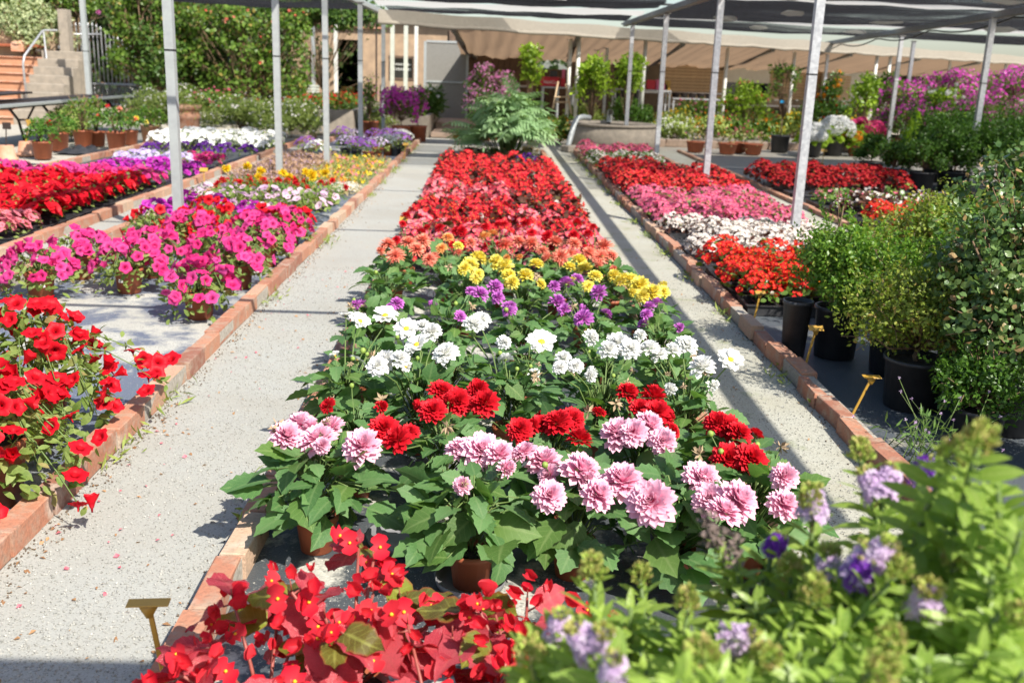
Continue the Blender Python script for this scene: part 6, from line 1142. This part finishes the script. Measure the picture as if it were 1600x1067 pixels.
for i, (px, n_, l) in enumerate(((742, 2, 'left of the pink bougainvillea pole'), (770, 3, 'behind the pink bougainvillea'), (806, 2, 'left of the slim sapling'), (838, 3, 'under the bright gap'), (905, 3, 'behind the bent pipe'), (940, 2, 'beside the first citrus'), (1060, 2, 'before the pale boards'), (1110, 3, 'near the dark doorway'), (1222, 2, 'right of the dark doorway'), (1275, 3, 'before the right pale boards'), (1390, 2, 'behind the left bougainvillea'))):
    x, y = onback(px, 5.9)
    for k in range(n_): solo('nursery_crate', move(join([cbox(.5, .36, .24, .012), box(0, -.183, .05, .3, .006, .05)]), tr(0, 0, .13 + .26 * k, random.uniform(-.08, .08))), MT[('black', 'iron', 'wood', 'saucer')[(i + k) % 4]], 'dark crate %s, %s of its stack' % (l, ('lowest', 'second', 'topmost')[k]), 'crate', (x, y, 0), 'stacked crates at the rear wall')
for i, (pa, pb, z_, bk) in enumerate(((955, 1130, .95, 4.0), (1030, 1300, .62, 4.6), (735, 830, 1.0, 5.0))):
    solo('support_rail', tube([(*onback(pa, bk), z_), (*onback(pb, bk), z_)], .025, n=6), MT['galv'], ('horizontal pipe rail before the packages rack', 'low pipe rail in front of the pale boards', 'pipe rail behind the pink bougainvillea')[i], 'rail')
# citrus trees, saplings
LC = leafT(1, .5, 3, .5, .15, .2)
crown('potted_citrus', 'bushy yellow green citrus tree behind the bent pipe of the tank', 'citrus tree', 926, 128, 21.5, .38, .62, .35, LC, 'citrus', 1300, .10, 30, 701, cl=.36, trunk=.018); crown('potted_citrus', 'taller airy citrus tree behind the tank outlet', 'citrus tree', 982, 122, 21.8, .36, .62, .35, LC, 'citrus', 900, .11, 26, 702, cl=.34, trunk=.018)
crown('potted_citrus', 'slim leafy sapling above the grey green shrub', 'sapling', 828, 110, 21, .26, .62, .25, LC, 'citrus', 650, .11, 22, 703, cl=.34, trunk=.014); crown('leafy_climber', 'climber with pale leaves and a yellow bloom before the dark doorway', 'climber', 1160, 165, 22.5, .75, .62, .4, LC, 'citrus', 1100, .09, 40, 704, cl=.26, fl=ball(.05, 20), nf=18, fm=PM['d_salmon'], trunk=.014)
t = shrub('potted_sapling', 'spindly sapling with a blue tag in the black pot', 'sapling', tuple(at(1217, 238)), (.45, .3, .55), LC, 'vine', 330, .08, 20, (.19, .33), seed=705, z0=.75, cl=.28, trunk=.016, bare=3); ob('tag', mesh('tag', box(-.05, -.06, .98, .09, .01, .05), MT['paleblue']), t); ob('tag', mesh('tag', box(.12, -.08, 1.5, .07, .01, .12), MT['white']), t)
crown('orange_climber', 'climber with orange trumpets by the far galvanised post', 'climber', 1296, 165, 25, .3, .85, .25, LVs, 'dkbox', 1200, .08, 30, 706, fl=ball(.06, 26), nf=34, fm=PM['orange'], cl=.32, trunk=.012)
crown('leafy_climber', 'tall green climber left of the magenta bougainvilleas', 'climber', 1350, 160, 22.5, .4, .75, .3, LC, 'citrus', 900, .10, 30, 707, cl=.28, trunk=.012); crown('leafy_climber', 'green climber on poles behind the white hydrangeas', 'climber', 1380, 155, 23.5, .4, .7, .3, LC, 'vine', 900, .10, 30, 708, cl=.28, trunk=.012)
# ------------------------------------------------------------------ round tank with bent pipe
wc = at(961, 240); wx, wy = 2.33, 19.35; R = .82
t = thing('round_tank', 'round rough concrete water tank beside the right path', 'water tank', (wx, wy, 0)); ob('wall', mesh('wall', lathe([(R, 0), (R * 1.01, .2), (R, .44), (R - .12, .44), (R - .12, .1)], 48), MT['conc']), t); ob('water', mesh('water', move(lathe([(.001, 0), (R - .125, .001)], 32), tr(0, 0, .34)), MT['glass']), t); ob('rim', mesh('rim', lathe([(R + .025, .442), (R + .03, .475), (R + .01, .49), (R - .1, .49), (R - .13, .442)], 48), MT['conc']), t)
ob('outlet', mesh('outlet', join([tube([(.0, R - .1, .47), (0, R - .1, .60), (0, R - .14, .66), (0, R - .3, .67)], .055, n=10, cap=False)]), MT['pvc']), t)
a, b_ = at(885, 238), atY(898, 192, 18.6)
solo('bent_pipe', tube([a, a + (b_ - a) * .5, b_, b_ + (.05, .1, .07), b_ + (.16, .2, .1), b_ + (.3, .3, .08)], .05, n=10), MT['galvg'], 'bent grey pipe leaning over the rim of the round tank', 'pipe', smooth=True)
solo('pipe_block', move(cbox(.3, .3, .12, .02), tr(a[0] + .1, a[1] + .05, .06, .4)), MT['conc'], 'small concrete block at the foot of the bent pipe', 'block')
# back right flower border
solo('stone_kerb', join([move(cbox(.5, .24, .16, .03, .02), tr(3.3 + .54 * k, 20.6 + .05 * k + .05 * math.sin(k * 2.1), .07, .08 * math.sin(k * 3.1))) for k in range(9)]), MT['stone'], 'row of pinkish stones edging the back flower border', 'stone edging')['kind'] = 'stuff'
for i, (px, py, Y, hw, hh, fm, nf, lm, l) in enumerate(((1050, 208, 21.5, .55, .22, 'p_white', 160, 'fine', 'low border plant with white blooms beside the tank'), (1058, 196, 22.3, .6, .26, 'yel', 110, 'fine', 'border plant with yellow orange blooms behind the white one'), (1110, 205, 21.8, .5, .26, 'orange', 70, 'fine', 'border plant with orange blooms behind the galvanised post'), (1150, 208, 22, .5, .26, 'b_pink', 30, 'vine', 'border plant with few pink blooms behind the terracotta pots'), (1195, 205, 22.5, .55, .26, 'orange', 40, 'vine', 'loose border plant left of the potted sapling'), (1190, 190, 24, .5, .2, 'd_red', 130, 'vine', 'border plant with crimson blooms before the doorway'), (1240, 200, 22.5, .55, .28, 'yel', 110, 'fine', 'border plant with yellow blooms behind the nearest tall post'), (1325, 205, 22.5, .9, .24, 'yel', 120, 'fine', 'border plant with yellow blooms behind the hydrangeas'), (1090, 180, 23.5, .6, .3, 'b_pink', 60, 'vine', 'bushy border plant with dusty pink blooms'), (985, 180, 22.6, .7, .3, 'p_white', 6, 'dkbox', 'leafy border plant behind the round tank'), (875, 205, 20.3, .4, .22, 'orange', 50, 'vine', 'border plant with orange and lilac blooms left of the bent pipe'), (915, 185, 22.3, .5, .3, 'yel', 5, 'fine', 'fresh green border plant under the first citrus tree'), (1290, 180, 25, .8, .35, 'd_red', 30, 'dkbox', 'dark leafy border plant with red blooms by the container'))):
    crown('border_plant', l, 'border plant', px, py, Y, hw, hh, .4, LEAF_O, lm, 1300, .085, 24, 720 + i, fl=ball(.03, 16), nf=nf, fm=PM[fm], cl=.42, trunk=.01)
for px, py, l in ((1086, 238, 'leftmost terracotta bowl in front of the flower border'), (1136, 241, 'second terracotta bowl in front of the flower border, touching the third'), (1152, 239, 'third terracotta bowl half behind the second one'), (1176, 242, 'rightmost terracotta bowl, with a pink bloom')):
    x, y, _ = at(px, py); t = potted_small('potted_twig_plant', x, y, LEAF_S, 'straw', 60, .05, ball(.03, 20), PM['b_pink'], 3, .2, .3, (.18, .2), l, 'potted plant', 'terracotta bowls by the flower border', px, 'terra', part='bloom')
# ------------------------------------------------------------------ litter: fallen petals, dry leaves, weeds, grit stones
r = np.random.default_rng(77); n = 420; P = np.stack([r.uniform(-1.3, -.74, n), 1.9 + r.random(n) ** 1.5 * 10, np.full(n, .006)], 1); P[:150, 0] = -1.31 + np.abs(r.normal(size=150)) * .05; P[150:230, 0] = r.uniform(.95, 1.45, 80)
stuff('fallen_leaves', rep(leafT(1, .6, 2, .5, .3, .3), frames(P, r.normal(size=(n, 3)) * (1, 1, .1), r.normal(size=(n, 3)) * .35 + (0, 0, 1), r.uniform(.008, .024, n)), r.random(n)), leafmat('dry fallen leaf', (.20, .10, .05), (.42, .24, .12), .8, .2), 'dry fallen leaves scattered on the paths and along the bricks', 'fallen leaves')
n = 60; P = np.stack([r.uniform(-1.3, -.9, n), 2.3 + r.random(n) * 5, np.full(n, .007)], 1); stuff('fallen_petals', rep(leafT(1, .8, 2, .5, .3, .2), frames(P, r.normal(size=(n, 3)) * (1, 1, .1), r.normal(size=(n, 3)) * .3 + (0, 0, 1), r.uniform(.008, .02, n)), r.random(n)), PM['p_rose'], 'pink petals fallen on the left path', 'fallen petals')
st = np.array([(0, 0, 1), (.9, 0, .1), (-.4, .8, 0), (-.5, -.8, .1), (0, 0, -.6)]); stone = mkT(st, [(0, 1, 2), (0, 2, 3), (0, 3, 1), (4, 2, 1), (4, 3, 2), (4, 1, 3)])
def grit(n, x0, x1, y0, y1, pw, m, label):
    P = np.stack([r.uniform(x0, x1, n), y0 + (y1 - y0) * r.random(n) ** pw, np.full(n, .002)], 1); stuff('loose_grit', rep(stone, faceup(P, r.normal(size=(n, 3)) * .5 + (0, 0, 1), r.uniform(.0018, .0048, n)), r.random(n)), m, label, 'grit', False)
gm, nt, out = newmat('loose grit'); a_ = attr(nt); princ(nt, out, mixc(nt, a_[0], (.25, .25, .225), (.42, .415, .38)), .9)
grit(9000, -1.33, -.73, 1.9, 7, 1.7, gm, 'fine loose grit on the left path'); grit(5000, .93, 1.47, 2.4, 7, 1.6, gm, 'fine loose grit on the right path'); grit(9000, -2.9, -1.42, 4.0, 6.6, 1, gm, 'fine loose grit around the petunia pots'); grit(3500, -.6, .3, 1.9, 2.6, 1, gm, 'pale grit spilled on the weed cloth')
Wd = []
for x, ys, k in ((-1.31, (3.4, 4.0, 5.9, 7.9, 8.0, 11.0, 12.3, 13.6, 14.0, 15.2, 16.6, 17.5, 18.2), 26), (1.44, (4.6, 5.9, 7.0, 8.0, 8.8, 9.6, 11, 12, 13, 13.8, 14.5, 15.5, 16.4), 30), (-2.9, (6.4, 8.3, 9.5, 12.5, 14.2), 26), (-.75, (3.0, 9, 12, 15), 14)):
    for y in ys:
        P = np.stack([x + r.normal(size=k) * .035, y + r.normal(size=k) * .12, np.full(k, .004)], 1); Wd.append(rep(LEAF_N, frames(P, r.normal(size=(k, 3)) * (.8, .8, .2) + (0, 0, .7), r.normal(size=(k, 3)), r.uniform(.03, .07, k)), r.random(k)))
n = 4200; ex = r.choice([-1.325, -.735, .935, 1.465, -2.985, -3.36, 3.03], n, p=[.34, .12, .12, .2, .1, .06, .06]); sg = np.where(np.isin(ex, [-1.325, .935, -3.36, 3.03]), 1, -1)
P = np.stack([ex + sg * np.abs(r.normal(size=n)) * .035, 2 + r.random(n) ** 1.3 * 14, np.full(n, .003)], 1)
stuff('soil_crumbs', rep(stone, faceup(P, r.normal(size=(n, 3)) * .5 + (0, 0, 1), r.uniform(.0015, .006, n)), r.random(n)), MT['crumb'], 'dark soil crumbs spilled along the foot of the brick edgings', 'soil crumbs', False)
stuff('weeds', join(Wd), LM['fine'], 'small weeds growing along the foot of the brick edgings', 'weeds')
